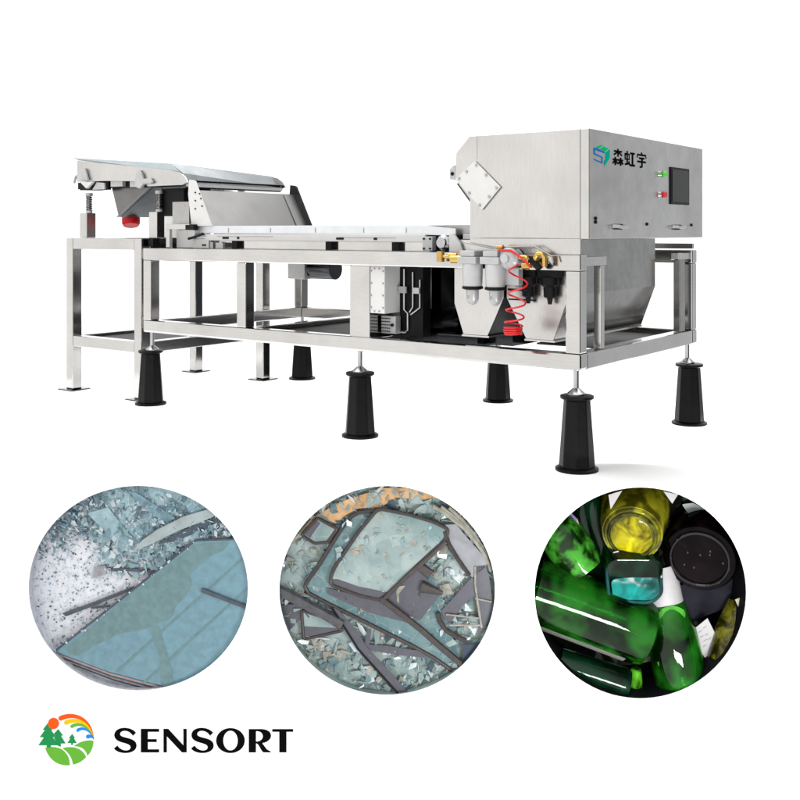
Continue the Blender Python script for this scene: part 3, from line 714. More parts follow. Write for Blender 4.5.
for o, wd in zip(shards(Q1, 800, reg_snow, .078, .083, (1, 5), [PALE, DKG, TEAL2], 'glass_crumbs', 4, elong=1.5), ('whitish', 'dark', 'teal')):
    tag(stuff(o), '%s glass crumbs scattered over the white grit left of the blue pane' % wd, 'crumbs')
for o, wd in zip(shards(Q1, 300, reg_mid, .055, .078, (4, 26), [PALE, TEAL1], 'broken_glass', 5), ('pale', 'mint')):
    tag(stuff(o), 'thin %s glass flakes between the heap and the blue pane' % wd, 'broken glass')
CR1 = crack('crazed_teal_glass', (.15, .25, .29), (.28, .40, .44), (.48, .57, .60), 12, .12, .02, .6)
# crumpled sheet of laminated glass, a faceted surface
def crumple(Q, x0, x1, y0, y1, nx, ny, d, amp, keep, seed, th=.004):
    rg = random.Random(seed); mb = MB(); idx = {}
    V = []; 
    for j in range(ny + 1):
        for i in range(nx + 1):
            x = x0 + (x1-x0)*(i + rg.uniform(-.35, .35))/nx; y = y0 + (y1-y0)*(j + rg.uniform(-.35, .35))/ny
            idx[i, j] = len(V); V.append((x, y, d + rg.uniform(-amp, amp)))
    fs = []
    for j in range(ny):
        for i in range(nx):
            q_ = [idx[i, j], idx[i+1, j], idx[i+1, j+1], idx[i, j+1]]
            cx = sum(V[k][0] for k in q_)/4; cy = sum(V[k][1] for k in q_)/4
            if keep(cx, cy):
                if rg.random() < .5: fs += [(q_[0], q_[1], q_[2]), (q_[0], q_[2], q_[3])]
                else: fs += [(q_[0], q_[1], q_[3]), (q_[1], q_[2], q_[3])]
    return mb.add([Q(*v) for v in V], fs)
o = crumple(Q1, 240, 680, -20, 240, 11, 8, .052, .014, lambda x, y: y < 250 - abs(x - 420) * .25 and y > -10, 8).build('crumpled_sheet', CR1)
tag(o, 'crumpled sheet of teal laminated glass at the top of the left opening', 'broken glass')
GS = plain('grey_glass_flank', (.30, .36, .37), .2, 0, .2, 12)
for pts, d, lab, mt in (([(385,238),(420,200),(470,165),(560,120),(650,95),(690,110),(620,140),(540,170),(450,215)], .03, 'long pale grey pointed shard above the blue pane', GS),
                    ([(470,215),(560,168),(690,115),(720,135),(600,180),(520,210)], .045, 'dark long sliver under the pointed grey shard', DKG),
                    ([(370,30),(400,40),(530,130),(500,145),(420,90)], .035, 'narrow teal sliver leaning at the top of the left opening', TEAL2),
                    ([(230,110),(300,90),(380,200),(330,220)], .042, 'flat mint piece lying left of the pointed grey shard', TEAL1),
                    ([(480,20),(600,60),(690,110),(600,110),(520,60)], .046, 'dull teal piece at the upper right rim of the left opening', CR1)):
    tag(slab(Q1, pts, d, .006, (.0001, .0001)).build('glass_shard', mt), lab, 'shard')
PANE = plain('dusty_blue_pane', (.125, .245, .30), .1, 0, .14, 22)
GREFL = plain('greenish_reflection', (.11, .20, .215), .3, 0, .16, 26)  # reflected tree painted onto the pane in a greenish tone
PINK = plain('pinkish_edge', (.34, .25, .25), .4, 0, .25, 30)
stk = thing('glass_pane_stack', 'stack of large blue flat glass panes with pinkish edges in the left opening', 'glass panes', tuple(Q1(118, 590, .05)))
top_p = [(118,582),(360,392),(600,203),(860,193),(860,800),(500,703),(300,650)]
for k, (dy, mt) in enumerate(((6, DKG), (16, PINK), (26, DKG), (33, PINK), (42, DKG), (48, GS))):
    slab(Q1, [(x + dy * .5, y + dy) for x, y in [(118,582),(600,203),(860,193),(900,820),(500,703),(300,650)]], .034 + k * .006, .005).build('lower_pane', mt, stk)
pane = slab(Q1, top_p, .028, .005).build('top_pane', PANE, stk)
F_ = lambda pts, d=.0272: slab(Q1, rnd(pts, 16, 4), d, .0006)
F_([(150,575),(360,400),(600,215),(720,205),(700,235),(640,260),(600,300),(580,320),(590,350),(560,400),(530,430),(520,470),(480,480),(440,500),(400,510),(340,520),(260,560),(190,600)]).build('tree_reflection', GREFL, pane)
F_([(440,500),(475,490),(500,580),(520,640),(525,700),(480,700),(478,600)], .0268).build('tree_reflection', GREFL, pane)
ST = plain('green_beam_reflection', (.10, .20, .21), .3, 0, .15, 20)  # thin strips painted on the pane as reflected beams
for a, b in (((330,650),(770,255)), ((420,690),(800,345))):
    F_([(a[0]-5, a[1]), (b[0]-4, b[1]), (b[0]+4, b[1]+2), (a[0]+6, a[1]+2)], .0264).build('beam_reflection', ST, pane)
bar(Q1, [(118,582),(360,392),(600,203),(860,193)], .030, .0065).build('pane_edge', SLATE, stk)
tag(slab(Q1, [(622,366),(632,366),(790,428),(790,440),(620,376)], .012, .012).build('trim_strip', SLATE), 'black strip lying on top of the blue pane at the right', 'strip')
tag(slab(Q1, [(138,460),(250,420),(380,368),(385,376),(262,428),(150,470)], .060, .012).build('trim_strip', SLATE), 'dark strip on the white grit at the left of the pane edge', 'strip')
tag(slab(Q1, [(298,302),(380,304),(470,312),(470,321),(380,314),(300,311)], .056, .01).build('trim_strip', SLATE), 'thin black strip right of the little grey block', 'strip')
tag(slab(Q1, [(235,440),(300,432),(300,438),(236,446)], .066, .006).build('trim_strip', SLATE), 'short thin splinter just below the left dark strip', 'strip')
tag(slab(Q1, [(258,296),(285,294),(292,322),(248,328)], .045, .03, (.0006, -.0006)).build('glass_block', plain('grey_block', (.30, .29, .32), .35, 0, .2, 30), None, .002), 'small grey block lying on the white grit', 'block')
mb = MB(); rg = random.Random(5)
for k in range(26):
    t_ = rg.random(); x = 118 + (600-118)*t_ + rg.uniform(-8, 8); y = 582 - (582-203)*t_ + rg.uniform(-5, 8); s = rg.uniform(2, 5)
    q_ = slab(Q1, [(x-s, y), (x, y-s), (x+s, y+1), (x+1, y+s)], .022, .005); mb.add(q_.v, q_.f)
tag(stuff(mb.build('glass_crumbs', PALE)), 'bright crumbs lying along the edge of the blue pane', 'crumbs')

# ------------------------------------------------------------------ opening 2: heap of windscreens
Q2 = frame(1, .04)
CR2 = crack('crazed_pale_windscreen', (.17, .25, .25), (.31, .38, .37), (.50, .50, .45), 13, .14, .016, .8, .36, .15)
CR3 = crack('crazed_deep_windscreen', (.07, .14, .16), (.15, .23, .24), (.40, .44, .42), 10, .1, .008, .4, .10)
CR4 = crack('smooth_pale_windscreen', (.16, .24, .245), (.30, .37, .36), (.45, .47, .43), 11, .1, .008, .5, .10, .03)
FRIT = plain('slate_print_band', (.070, .070, .090), .35, 0, .12, 30)
SEAL = plain('brown_black_seal', (.035, .027, .026), .45, 0, .3, 40)
TANE = plain('tan_edge', (.27, .26, .22), .4, 0, .3, 30)
ORG = crack('orange_film', (.42, .22, .09), (.60, .40, .22), (.62, .46, .30), 11, .2, .010, .6)
o = crumple(Q2, -20, 820, -20, 790, 17, 16, .080, .012, lambda x, y: ((x - 400) / 395) ** 2 + ((y - 376) / 390) ** 2 < 1, 12).build('windscreen_heap', CR2)
tag(stuff(o), 'crazed pale green windscreen glass filling the back of the middle opening', 'broken glass')
ring(1, 'opening_rim', CR4, 'pale green rim round the middle opening')
for o, wd in zip(shards(Q2, 1000, lambda rg: inq(1, rg), .051, .068, (5, 30), [CR2, CR4, CR3, TANE], 'broken_glass', 21, elong=3.2), ('pale green crazed', 'clear green', 'deep teal', 'tan')):
    tag(stuff(o), 'loose %s glass pieces over the windscreen heap' % wd, 'broken glass')
tag(slab(Q2, [(70,215),(140,130),(240,75),(380,28),(560,28),(620,60),(520,68),(430,60),(380,92),(300,98),(255,122),(225,150),(160,128),(105,190)], .060, .006).build('orange_sheet', ORG), 'orange plastic sheet at the upper left of the middle opening', 'plastic sheet')
def screen(nm, lab, outline, mat, d, seal=.011, bands=(), r=26, closed=True, sealpath=None, tilt=(0, 0)):
    t_ = thing(nm, lab, 'windscreen', tuple(Q2(outline[0][0], outline[0][1], d)), 'windscreens heaped in the middle opening')
    ol = rnd(outline, r)
    slab(Q2, ol, d, .005).build('pane', mat, t_)
    if seal: bar(Q2, sealpath or ol, d - .001, seal, closed=sealpath is None).build('seal', SEAL, t_, 0, True)
    for i, bd in enumerate(bands): slab(Q2, bd, d - .0015 - i * .0006, .001).build('printed_band', FRIT, t_)
    return t_
screen('windscreen', 'outer dark teal windscreen under the topmost one, longest black seal', [(300,103),(360,100),(560,330),(655,640),(610,652),(430,540),(120,385),(112,345)], CR3, .050, .012, [],
       sealpath=[(360,104),(330,106),(300,110),(275,125),(245,160),(205,225),(165,290),(125,345),(116,365),(130,388),(200,425),(330,490),(480,565),(560,610),(620,652)])
screen('windscreen', 'topmost rounded pale windscreen in the middle of the heap', [(368,93),(470,113),(560,140),(610,165),(598,200),(500,290),(378,408),(300,390),(200,352),(215,300),(300,175)], CR4, .030, .0105,
       [[(205,335),(230,335),(300,360),(400,380),(378,405),(300,388),(212,362)]], 22)
for o, wd in zip(shards(Q2, 420, lambda rg: inq(1, rg), .051, .064, (6, 34), [PALE, DKG], 'glass_sliver', 77, elong=14), ('pale', 'dark')):
    tag(stuff(o), 'thin %s glass slivers strewn over the windscreen heap' % wd, 'slivers')
def reg_ws(rg):
    x, y = rg.uniform(225, 600), rg.uniform(105, 385)
    return (x, y) if y < 395 - abs(x - 380) * (.15 if x < 380 else .9) and x > 240 + (200 - y) * .45 - 20 and y > 110 + max(0, x - 400) * .28 else None
for o, wd in zip(shards(Q2, 60, reg_ws, .0245, .0275, (3, 20), [TANE, CR2, TEAL1], 'glass_flake', 31, elong=2.2), ('tan', 'crazed', 'teal')):
    tag(stuff(o), 'small %s flakes lying on the topmost windscreen' % wd, 'flakes')
fb = [(192,368),(215,372),(378,415),(470,487),(330,450),(195,388)]
tag(slab(Q2, fb, .038, .004).build('printed_band', FRIT), 'slate coloured band sticking out below the topmost windscreen', 'band')
t_ = thing('torn_band_sheet', 'dark slate sheet with curled torn flaps right of the topmost windscreen', 'torn sheet', tuple(Q2(480, 380, .04)))
slab(Q2, [(385,402),(515,292),(540,330),(535,365),(590,378),(512,478),(440,450)], .040, .004).build('sheet', FRIT, t_)
MB().tube([Q2(505, 288, .025), Q2(548, 318, .02)], [.022, .030], 14).build('curled_flap', SEAL, t_, 0, True)
MB().tube([Q2(515, 360, .03), Q2(588, 382, .022)], [.034, .012], 14).build('curled_flap', SEAL, t_, 0, True)
slab(Q2, [(430,375),(440,360),(462,358),(440,385),(440,420),(432,410)], .036, .003).build('torn_edge', TANE, t_)
tag(bar(Q2, [(378,400),(450,455),(520,510),(590,572),(650,622)], .022, .018).build('seal_strip', SEAL, None, 0, True), 'thick black seal strip running down to the lower right of the middle opening', 'seal')
tag(bar(Q2, [(390,398),(470,320),(540,260),(600,205)], .022, .013).build('seal_strip', SEAL, None, 0, True), 'black seal strip along the right edge of the topmost windscreen', 'seal')
tag(bar(Q2, [(20,372),(80,402),(150,440),(245,492)], .040, .030).build('seal_strip', plain('worn_grey_seal', (.06, .06, .07), .4, 0, .3, 30), None, 0, True), 'thick worn grey seal strip entering from the left rim', 'seal')
screen('quarter_window', 'small triangular window at the lower left of the heap', [(105,445),(112,545),(248,515),(180,470)], CR4, .048, .009, [[(108,500),(240,508),(246,516),(112,546)]], 10)
tag(slab(Q2, [(30,430),(95,425),(105,470),(60,520),(40,500)], .055, .004).build('printed_band', FRIT), 'slate coloured piece at the left rim below the grey seal', 'band')
tag(slab(Q2, [(212,432),(235,445),(300,520),(330,570),(470,722),(440,732),(300,575)], .036, .005).build('printed_band', FRIT), 'long slate band running to the bottom of the middle opening', 'band')
tag(bar(Q2, [(210,434),(300,577),(440,732)], .034, .006).build('seal_strip', BLACK, None, 0, True), 'thin black line along the long slate band', 'seal')
tag(slab(Q2, [(318,578),(330,508),(345,512),(338,562),(400,566),(520,585),(560,610),(440,598)], .040, .004).build('printed_band', FRIT), 'bent slate band under the lower seal of the outer windscreen', 'band')
screen('quarter_window', 'small framed window with broken pane at the upper left, beside the orange sheet', [(105,185),(160,128),(228,165),(195,210),(150,215)], CR4, .040, .009, [[(110,180),(155,135),(170,145),(135,195)]], 8)
t_ = thing('window_fragment', 'pale grey fragment with black edge at the upper right of the heap', 'window fragment', tuple(Q2(640, 200, .03)))
slab(Q2, [(598,150),(635,148),(665,185),(745,275),(730,300),(690,330),(672,312),(600,195)], .034, .005).build('pane', plain('grey_white_glass', (.24, .25, .27), .15, 0, .2, 14), t_)
bar(Q2, [(596,172),(610,215),(640,265),(680,322)], .030, .012).build('seal', SEAL, t_, 0, True)
for k in range(5):
    tag(bar(Q2, [(555 + k*14, 85 + k*2), (600 + k*14, 112 + k*6), (660 + k*9, 160 + k*6), (700 + k*8, 205 + k*9), (735 + k*5, 255 + k*14)], .036 + .003*k, .007 if k % 2 else .012).build('windscreen_edge', TANE if k % 2 == 0 else SEAL, None, 0, True),
        ('outermost', 'second', 'third', 'fourth', 'innermost')[4-k] + ' stacked windscreen edge along the upper right rim', 'glass edge')
tag(slab(Q2, [(585,445),(640,385),(690,330),(705,350),(700,390),(655,430),(620,482),(595,480)], .038, .004).build('printed_band', FRIT), 'broad slate band at the right of the heap, slanting up', 'band')
tag(slab(Q2, [(698,292),(735,288),(748,330),(762,430),(735,500),(715,520),(705,400)], .034, .004).build('printed_band', FRIT), 'upright slate band at the right rim', 'band')
tag(bar(Q2, [(700,292),(700,350),(708,410),(722,500)], .028, .007).build('seal_strip', TANE, None, 0, True), 'tan edge along the upright slate band', 'seal')
tag(bar(Q2, [(572,450),(580,480),(600,510),(635,532),(668,545)], .032, .014).build('seal_strip', SEAL, None, 0, True), 'short curved black seal at the lower right', 'seal')
tag(slab(Q2, [(655,560),(700,560),(740,540),(700,610),(650,650),(660,590)], .036, .004).build('printed_band', plain('navy_piece', (.025, .04, .07), .25)), 'dark navy piece at the lower right rim', 'band')
for i_, (a, b) in enumerate((((600,455),(712,468)), ((612,492),(716,492)), ((700,400),(755,412)))):
    tag(bar(Q2, [a, b], .026, .005).build('glass_splinter', TANE, None, 0, True), ('upper', 'lower', 'rightmost')[i_] + ' pale splinter lying across the slate bands at the right', 'splinter')

# ------------------------------------------------------------------ opening 3: bottles
Q3 = frame(2, .10)
def bglass(name, c, tr=.4, rough=.03, var=.6, sc_=8, spec=.2, bs_=.3):
    m, nt, b = nodes(name)
    v = coords(nt, (1, 1, 1)); nn = nt.nodes.new('ShaderNodeTexNoise'); nn.inputs['Scale'].default_value = sc_ * .6
    nn.inputs['Detail'].default_value = 3; nn.inputs['Distortion'].default_value = .8; nt.links.new(v, nn.inputs['Vector'])
    dk = tuple(x * (1 - var) for x in c)
    cc = ramp(nt, nn.outputs['Fac'], [(.34, tuple(x * .3 for x in dk)), (.46, dk), (.56, c), (.70, tuple(min(1, x * 1.7) for x in c))])  # dark and bright patches painted in to suggest light refracted through glass
    nt.links.new(cc, b.inputs['Base Color']); setp(b, Roughness=rough, Transmission_Weight=tr, IOR=1.45, Specular_IOR_Level=spec)
    bump(nt, b, noise(nt, v, 7, 2), bs_, .012)
    return m
GRN = bglass('green_bottle_glass', (.006, .17, .006), .25, .03, .85, 9, .2, .05)
BGRN = bglass('bright_green_glass', (.02, .34, .015), .15, .05, .7, 11)
DGRN = bglass('deep_green_glass', (.002, .03, .010), .3, .03, .8, 9, .15)
OLV = bglass('yellow_green_glass', (.26, .26, .006), .2, .05, .6, 10)
TEALB = bglass('teal_glass', (.004, .20, .18), .05, .08, .5, 9)
BLKG = bglass('black_wine_glass', (.004, .002, .003), .0, .04, .5, 8, .09, .9)
BEAD = plain('glossy_black_glass', (.006, .006, .008), .06, 0, .3, 8, Specular_IOR_Level=.4)
def clear(name, c, rough=.02, bs_=.15, t0=.30, t1=.97, sc_=6):
    m, nt, b = nodes(name)
    v = coords(nt, (1, 1, 1)); n = noise(nt, v, 5, 3)
    nt.links.new(ramp(nt, n, [(.35, tuple(x * .7 for x in c)), (.65, c)]), b.inputs['Base Color'])
    setp(b, Roughness=rough, Transmission_Weight=1.0, IOR=1.38, Specular_IOR_Level=.5)
    nz = nt.nodes.new('ShaderNodeTexNoise'); nz.inputs['Scale'].default_value = sc_; nz.inputs['Detail'].default_value = 2; nz.inputs['Distortion'].default_value = .3; nt.links.new(v, nz.inputs['Vector'])
    nt.links.new(ramp(nt, nz.outputs['Fac'], [(.40, (t1,) * 3), (.58, (t0,) * 3)]), b.inputs['Transmission Weight'])
    bump(nt, b, noise(nt, v, 9, 2), bs_, .01)
    return m
GRN = clear('clear_green_glass', (.035, .44, .025), .02, .12, .76, .99, 5); BGRN = clear('clear_bright_green_glass', (.10, .60, .05), .03, .5, .45, .97, 12); OLV = clear('clear_olive_glass', (.50, .48, .02), .02, .3, .25, .85, 8)
DGRN = clear('clear_deep_green_glass', (.02, .20, .08), .02, .15, .88); hollow = True
PAPER = plain('label_paper', (.46, .45, .46), .6, 0, .05, 20)
TANP = plain('grey_paper_strip', (.19, .20, .17), .6, 0, .15, 30)
DARKB, nt_, b_ = nodes('patched_crate_floor')
v_ = coords(nt_, (1, 1, 1)); c_ = ramp(nt_, noise(nt_, v_, 7, 1), [(.45, (.006, .006, .008)), (.53, (.02, .03, .02)), (.56, (.45, .48, .40)), (.68, (.6, .6, .5))])  # pale patches painted in to brighten the glass in front
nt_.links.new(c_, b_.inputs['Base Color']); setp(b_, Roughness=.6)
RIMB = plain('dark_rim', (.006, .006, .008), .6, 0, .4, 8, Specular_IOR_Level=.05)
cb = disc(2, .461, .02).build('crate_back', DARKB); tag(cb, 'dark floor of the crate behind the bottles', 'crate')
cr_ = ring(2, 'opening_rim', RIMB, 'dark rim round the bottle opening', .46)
S3 = K / 3.404                              # metres per sketch unit
def bottle(nm, lab, a, b, da, db, prof, mat, group='glass bottles heaped in the right opening', n=40, sq=None, a0=0, cat='bottle'):
    """a -> b is the axis, prof a list of (share of its length, radius in sketch units)"""
    p0 = Q3(a[0], a[1], da); p1 = Q3(b[0], b[1], db); L_ = (p1 - p0).length
    t_ = thing(nm, lab, cat, tuple(p0), group)
    prof = [(h_, r_) for h_, r_ in prof]
    if mat.name.startswith('clear'):
        prof = [(0, 1)] + prof + [(h_ if k else 1.0, r_ * .90) for k, (h_, r_) in enumerate(prof[::-1]) if h_ > .04] + [(.045, prof[-2][1] * .8), (.045, 1)]
    MB().lathe(p0, p1 - p0, [(h_ * L_, r_ * S3) for h_, r_ in prof], n, a0, sq, RV if sq else None).build('glass_body', mat, t_, 0, True)
    return t_, p0, p1, L_
def wrap(p0, p1, h0, h1, r, mat, nm, par, mid, span, n=14):
    """curved label round a bottle: mid is the direction it faces, span its half angle"""
    ax = (p1 - p0).normalized(); L_ = (p1 - p0).length
    u = (mid - ax * mid.dot(ax)).normalized(); w_ = ax.cross(u); vs = []; fs = []
    for i in range(n + 1):
        t_ = -span + 2 * span * i / n
        dr = u * math.cos(t_) + w_ * math.sin(t_)
        for rr in (r * S3 + .0015, r * S3 - .001):
            vs += [p0 + ax * L_ * h0 + dr * rr, p0 + ax * L_ * h1 + dr * rr]
    for i in range(n):
        o_ = i * 4; k = o_ + 4
        fs += [(o_, o_+1, k+1, k), (o_+2, k+2, k+3, o_+3), (o_, k, k+2, o_+2), (o_+1, o_+3, k+3, k+1)]
    fs += [(0, 2, 3, 1), (n*4, n*4+1, n*4+3, n*4+2)]
    return MB().add(vs, fs).build(nm, mat, par, 0, True)
# big green bottle lying across the front
t_, p0, p1, L_ = bottle('wine_bottle', 'largest green bottle lying across the front, with a long white highlight', (437,550), (8,390), .20, .21,
    [(0, 60), (.004, 92), (.03, 112), (.1, 117), (.97, 117), (1.0, 90)], GRN)
wrap(p0, p1, .16, .86, 117.5, TANP, 'paper_strip', t_, (-FV * .55 - UP * .84), .14)
# bright green at left
bottle('green_bottle', 'bright green crumpled looking bottle at the upper left of the heap', (215,335), (70,120), .24, .30, [(0, 50), (.02, 78), (.3, 84), (.75, 80), (1, 40)], BGRN)
# dark neck bottles at upper left
bottle('dark_bottle', 'dark blue green bottle standing behind, left of the yellow one', (262,420), (205,60), .34, .36, [(0, 40), (.05, 50), (.9, 55), (1, 30)], DGRN)
bottle('dark_bottle', 'deep green bottle at the upper rim, left of the yellow one', (300,330), (225,40), .27, .33, [(0, 30), (.05, 34), (.9, 42), (1, 20)], DGRN)
o = slab(Q3, [(138,135),(160,122),(188,150),(205,215),(195,220),(150,165)], .22, .01).build('label_scrap', plain('tan_scrap', (.40, .27, .15), .5)); tag(o, 'small tan scrap with purple dotted end at the upper left', 'scrap')
slab(Q3, [(134,132),(160,122),(186,148),(184,158),(140,142)], .216, .002).build('purple_patch', plain('purple_paper', (.13, .03, .28), .5, 0, .5, 90), o)
# yellow green jar, mouth towards the viewer
t_, p0, p1, L_ = bottle('yellow_jar', 'yellow green jar with its round base facing out at the top', (362,182), (425,120), .085, .50,
    [(0, 60), (.0, 76), (.012, 92), (.05, 100), (.25, 110), (.6, 128), (1, 135)], OLV)
ax = (p1 - p0).normalized()
R1 = []
MB().tube([p0 + ax * -.003 + (ax.orthogonal().normalized() * math.cos(2*PI*k/40) + ax.cross(ax.orthogonal().normalized()) * math.sin(2*PI*k/40)) * 80 * S3 for k in range(40)], .011, 8, closed=True).build('base_ring', bglass('olive_ring', (.12, .13, .008), .3, .04, .5, 20), t_, 0, True)
MB().lathe(p0 - ax * .0, -ax, [(0, 68 * S3), (.003, 64 * S3)], 40).build('base_disc', bglass('yellow_base_glass', (.42, .37, .008), .05, .05, .45, 16), t_, 0, True)
# teal square jar
t_, p0, p1, L_ = bottle('teal_jar', 'square teal glass jar in the middle of the heap', (372,350), (375,240), .12, .50, [(0, 82), (.0, 90), (.02, 98), (.8, 100), (1, 90)], DGRN, n=48, sq=5, a0=0)
ax = (p1 - p0).normalized()
slab(Q3, rnd([(290,338),(455,322),(462,385),(430,412),(300,408)], 22), .105, .008).build('base_plate', TEALB, t_, .002)
bar(Q3, rnd([(275,285),(462,272),(468,390),(430,420),(285,412)], 30), .105, .010, closed=True).build('rim', bglass('teal_rim', (.01, .10, .10), .3, .04, .4), t_, 0, True)
# black round bottle base
t_, p0, p1, L_ = bottle('black_bottle', 'black glass bottle with its broad round base facing out at the right', (598,268), (690,215), .10, .50,
    [(0, 40), (.005, 92), (.02, 118), (.06, 126), (.6, 128), (1, 120)], BLKG, n=56)
ax = (p1 - p0).normalized(); u_ = ax.orthogonal().normalized(); w_ = ax.cross(u_)
MB().tube([p0 - ax * .004 + (u_ * math.cos(2*PI*k/48) + w_ * math.sin(2*PI*k/48)) * 98 * S3 for k in range(48)], .009, 8, closed=True).build('base_ring', BEAD, t_, 0, True)
rg = random.Random(9)
for k in range(7):  # added beads that catch the light, in place of glints on the base
    a_ = rg.uniform(0, 2*PI); r_ = rg.uniform(10, 88) * S3; c0 = p0 - ax * .002 + (u_ * math.cos(a_) + w_ * math.sin(a_)) * r_
    MB().lathe(c0, -ax, [(0, .010), (.004, .007), (.006, .002)], 8).build('glint_bead', BEAD, t_, 0, True)
# green bottle lower middle with white label
t_, p0, p1, L_ = bottle('green_bottle', 'green bottle with white label pointing up, right of the largest bottle', (545,715), (478,330), .15, .26,
    [(0, 60), (.01, 84), (.05, 92), (.45, 88), (.72, 62), (.92, 52), (1, 48)], GRN)
wrap(p0, p1, .70, 1.02, 63, PAPER, 'label', t_, -FV + RV * .1, 1.25)
slab(Q3, rnd([(455,455),(480,436),(520,432),(553,450),(548,490),(515,520),(480,512),(458,490)], 14), .115, .004).build('shoulder_patch', BGRN, t_)
slab(Q3, rnd([(448,620),(500,632),(545,650),(548,672),(500,668),(470,665)], 8), .09, .004).build('base_patch', BGRN, t_)
# olive bottle right, labels, dark plate
bottle('olive_bottle', 'olive green bottle cut by the right rim', (690,640), (770,450), .12, .22, [(0, 50), (.02, 62), (.5, 66), (1, 50)], bglass('olive_glass', (.16, .15, .01), .3, .05, .8, 18))
o = slab(Q3, [(592,525),(638,488),(668,548),(640,645),(612,600)], .17, .003).build('paper_label', PAPER); tag(o, 'white paper label with faint grey print at the lower right', 'label')
for k, (x, y) in enumerate(((612,535),(628,520),(618,552),(634,545),(630,565),(645,560),(628,585))):
    slab(Q3, [(x-6, y+2), (x+6, y-5), (x+6, y-3), (x-6, y+4)], .1685, .001).build('print_line', TANP, o)
o = slab(Q3, rnd([(560,100),(600,95),(700,150),(690,180),(640,160),(580,130)], 6), .24, .003).build('paper_label', plain('grey_green_label', (.30, .34, .33), .5)); tag(o, 'pale label behind the black bottle at the upper right', 'label')
o = slab(Q3, [(282,45),(330,30),(290,95)], .10, .003).build('paper_label', PAPER); tag(o, 'tiny white label corner left of the yellow jar at the rim', 'label')
o = slab(Q3, [(470,30),(520,40),(500,72)], .08, .003).build('paper_label', PAPER); tag(o, 'tiny white label corner right of the yellow jar at the rim', 'label')
o = slab(Q3, [(300,245),(318,240),(326,262),(302,264)], .11, .003).build('paper_label', PAPER); tag(o, 'tiny white scrap between the yellow jar and the teal jar', 'label')
o = slab(Q3, [(725,412),(755,400),(755,440),(735,436)], .12, .003).build('paper_label', plain('cream_label', (.5, .48, .36), .5)); tag(o, 'cream label scrap at the right rim', 'label')
o = slab(Q3, [(540,400),(740,330),(760,440),(700,480),(600,520),(560,470)], .26, .01).build('dark_plate', plain('dark_violet_grey', (.014, .014, .022), .5, 0, .5, 6, Specular_IOR_Level=.06)); tag(o, 'dark grey glass piece below the black bottle', 'glass piece')
bottle('dark_bottle', 'dark green bottle at the bottom left rim, under the largest one', (360,720), (120,650), .14, .20, [(0, 40), (.02, 52), (.1, 58), (1, 50)], DGRN)
bottle('slim_bottle', 'slim bright green bottle neck at the bottom of the right opening', (385,660), (392,800), .16, .18, [(0, 14), (.05, 20), (.5, 22), (1, 24)], bglass('lime_glass', (.10, .42, .02), .3, .05, .85, 12))
#@@C1
for o_ in list(bpy.data.objects):
    if o_.type != 'MESH' or o_ in OLD_: continue
    org_ = Vector(o_['_o']) if '_o' in o_ else Vector((0, 0, 0))
    for v_ in o_.data.vertices:
        w_ = v_.co + org_; w_.z = min(w_.z, -.014)
        dd_ = (w_ - CAM).dot(FV) - PD - .012
        if dd_ < 0: w_ -= FV * dd_
        v_.co = w_ - org_


# ================================================================== CAMERA, LIGHT, WORLD
cam = bpy.data.cameras.new('camera'); co = bpy.data.objects.new('camera', cam); C.objects.link(co)
co.matrix_world = Matrix.Translation(CAM) @ Matrix((RV.to_4d()[:3] + (0,), (0, 0, 0, 0), (0, 0, 0, 0), (0, 0, 0, 1))).transposed() if False else Matrix(((RV.x, 0, -FV.x, CAM.x), (RV.y, 0, -FV.y, CAM.y), (0, 1, 0, CAM.z), (0, 0, 0, 1)))
cam.sensor_width = 36; cam.lens = 36 * 1017 / 800; cam.shift_y = -169 / 800; cam.clip_end = 500; cam.clip_start = .1
bpy.context.scene.camera = co

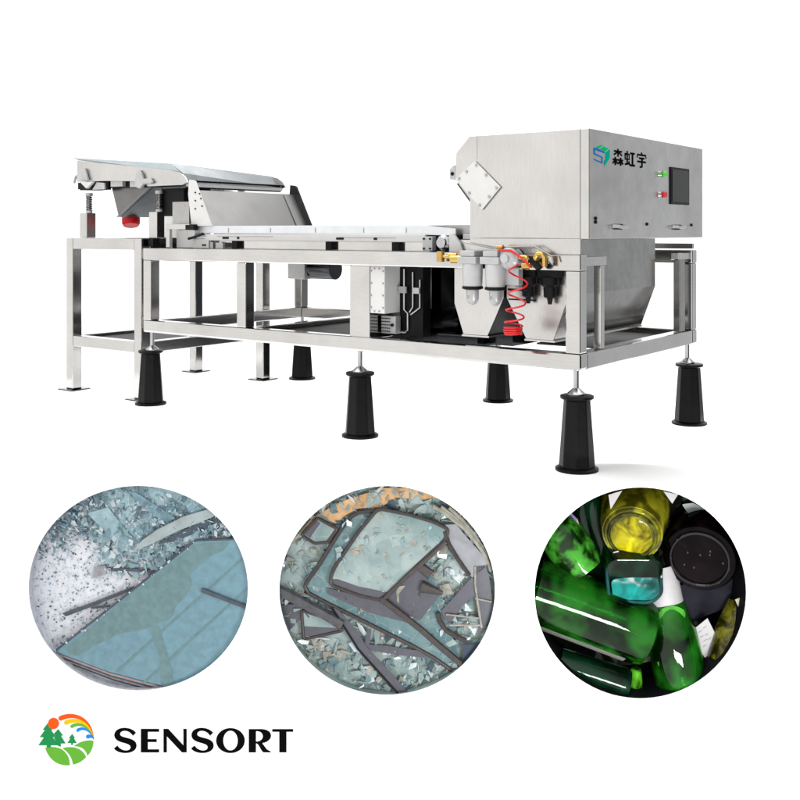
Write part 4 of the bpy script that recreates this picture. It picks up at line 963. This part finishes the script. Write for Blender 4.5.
w = bpy.data.worlds.new('World'); bpy.context.scene.world = w; w.use_nodes = True
nt = w.node_tree; bg = nt.nodes['Background']
tc = nt.nodes.new('ShaderNodeTexCoord'); sx = nt.nodes.new('ShaderNodeSeparateXYZ'); nt.links.new(tc.outputs['Generated'], sx.inputs[0])
at = nt.nodes.new('ShaderNodeMath'); at.operation = 'ARCTAN2'; nt.links.new(sx.outputs['Y'], at.inputs[0]); nt.links.new(sx.outputs['X'], at.inputs[1])
mr = nt.nodes.new('ShaderNodeMapRange'); mr.inputs['From Min'].default_value = -PI; mr.inputs['From Max'].default_value = PI
nt.links.new(at.outputs[0], mr.inputs['Value'])
D = lambda deg: (deg + 180) / 360
col = ramp(nt, mr.outputs[0], [(D(-60), (1, .985, .965)), (D(-20), (.5, .5, .5)), (D(5), (.015, .016, .018)), (D(44), (.02, .022, .026)), (D(58), (.44, .45, .46)), (D(76), (.52, .53, .535)), (D(92), (1, 1, 1)), (D(180), (1, 1, 1))])
nt.links.new(col, bg.inputs['Color']); bg.inputs['Strength'].default_value = 1.5

def area(name, loc, target, size, power, sy=None):
    l = bpy.data.lights.new(name, 'AREA'); l.energy = power; l.size = size
    if sy: l.shape = 'RECTANGLE'; l.size_y = sy
    o = bpy.data.objects.new(name, l); C.objects.link(o); o.location = loc
    d = Vector(target) - Vector(loc); o.rotation_euler = d.to_track_quat('-Z', 'Y').to_euler()
    return o
area('overhead_fill', (-2, 1, 6.5), (-2, 1, 0), 9, 720)  # added area lamp overhead, lifts the floor to white
ul_ = area('floor_underfill', tuple(P(400, TOPV + 160, 2.6)), tuple(P(400, TOPV, 2.6)), 8, 420, 3.8)  # added lamp hidden below, washes shadows off the floor
ul_.matrix_world = Matrix(((RV.x, -FV.x, 0, ul_.location.x), (RV.y, -FV.y, 0, ul_.location.y), (0, 0, -1, ul_.location.z), (0, 0, 0, 1))) @ Matrix.Rotation(0, 4, 'X')
area('highlight_lamp', tuple(P(690, 690, -2.5)), tuple(P(600, 600, 0)), 1.1, 70, .4)  # added lamp out of view, gives the bottles their highlight

sc = bpy.context.scene
sc.view_settings.view_transform = 'Standard'; sc.view_settings.look = 'None'; sc.view_settings.exposure = 0; sc.view_settings.gamma = 1
sc.cycles.max_bounces = 10; sc.cycles.transmission_bounces = 8; sc.cycles.caustics_reflective = False; sc.cycles.caustics_refractive = False
for o in bpy.data.objects:
    if '_o' in o: del o['_o']
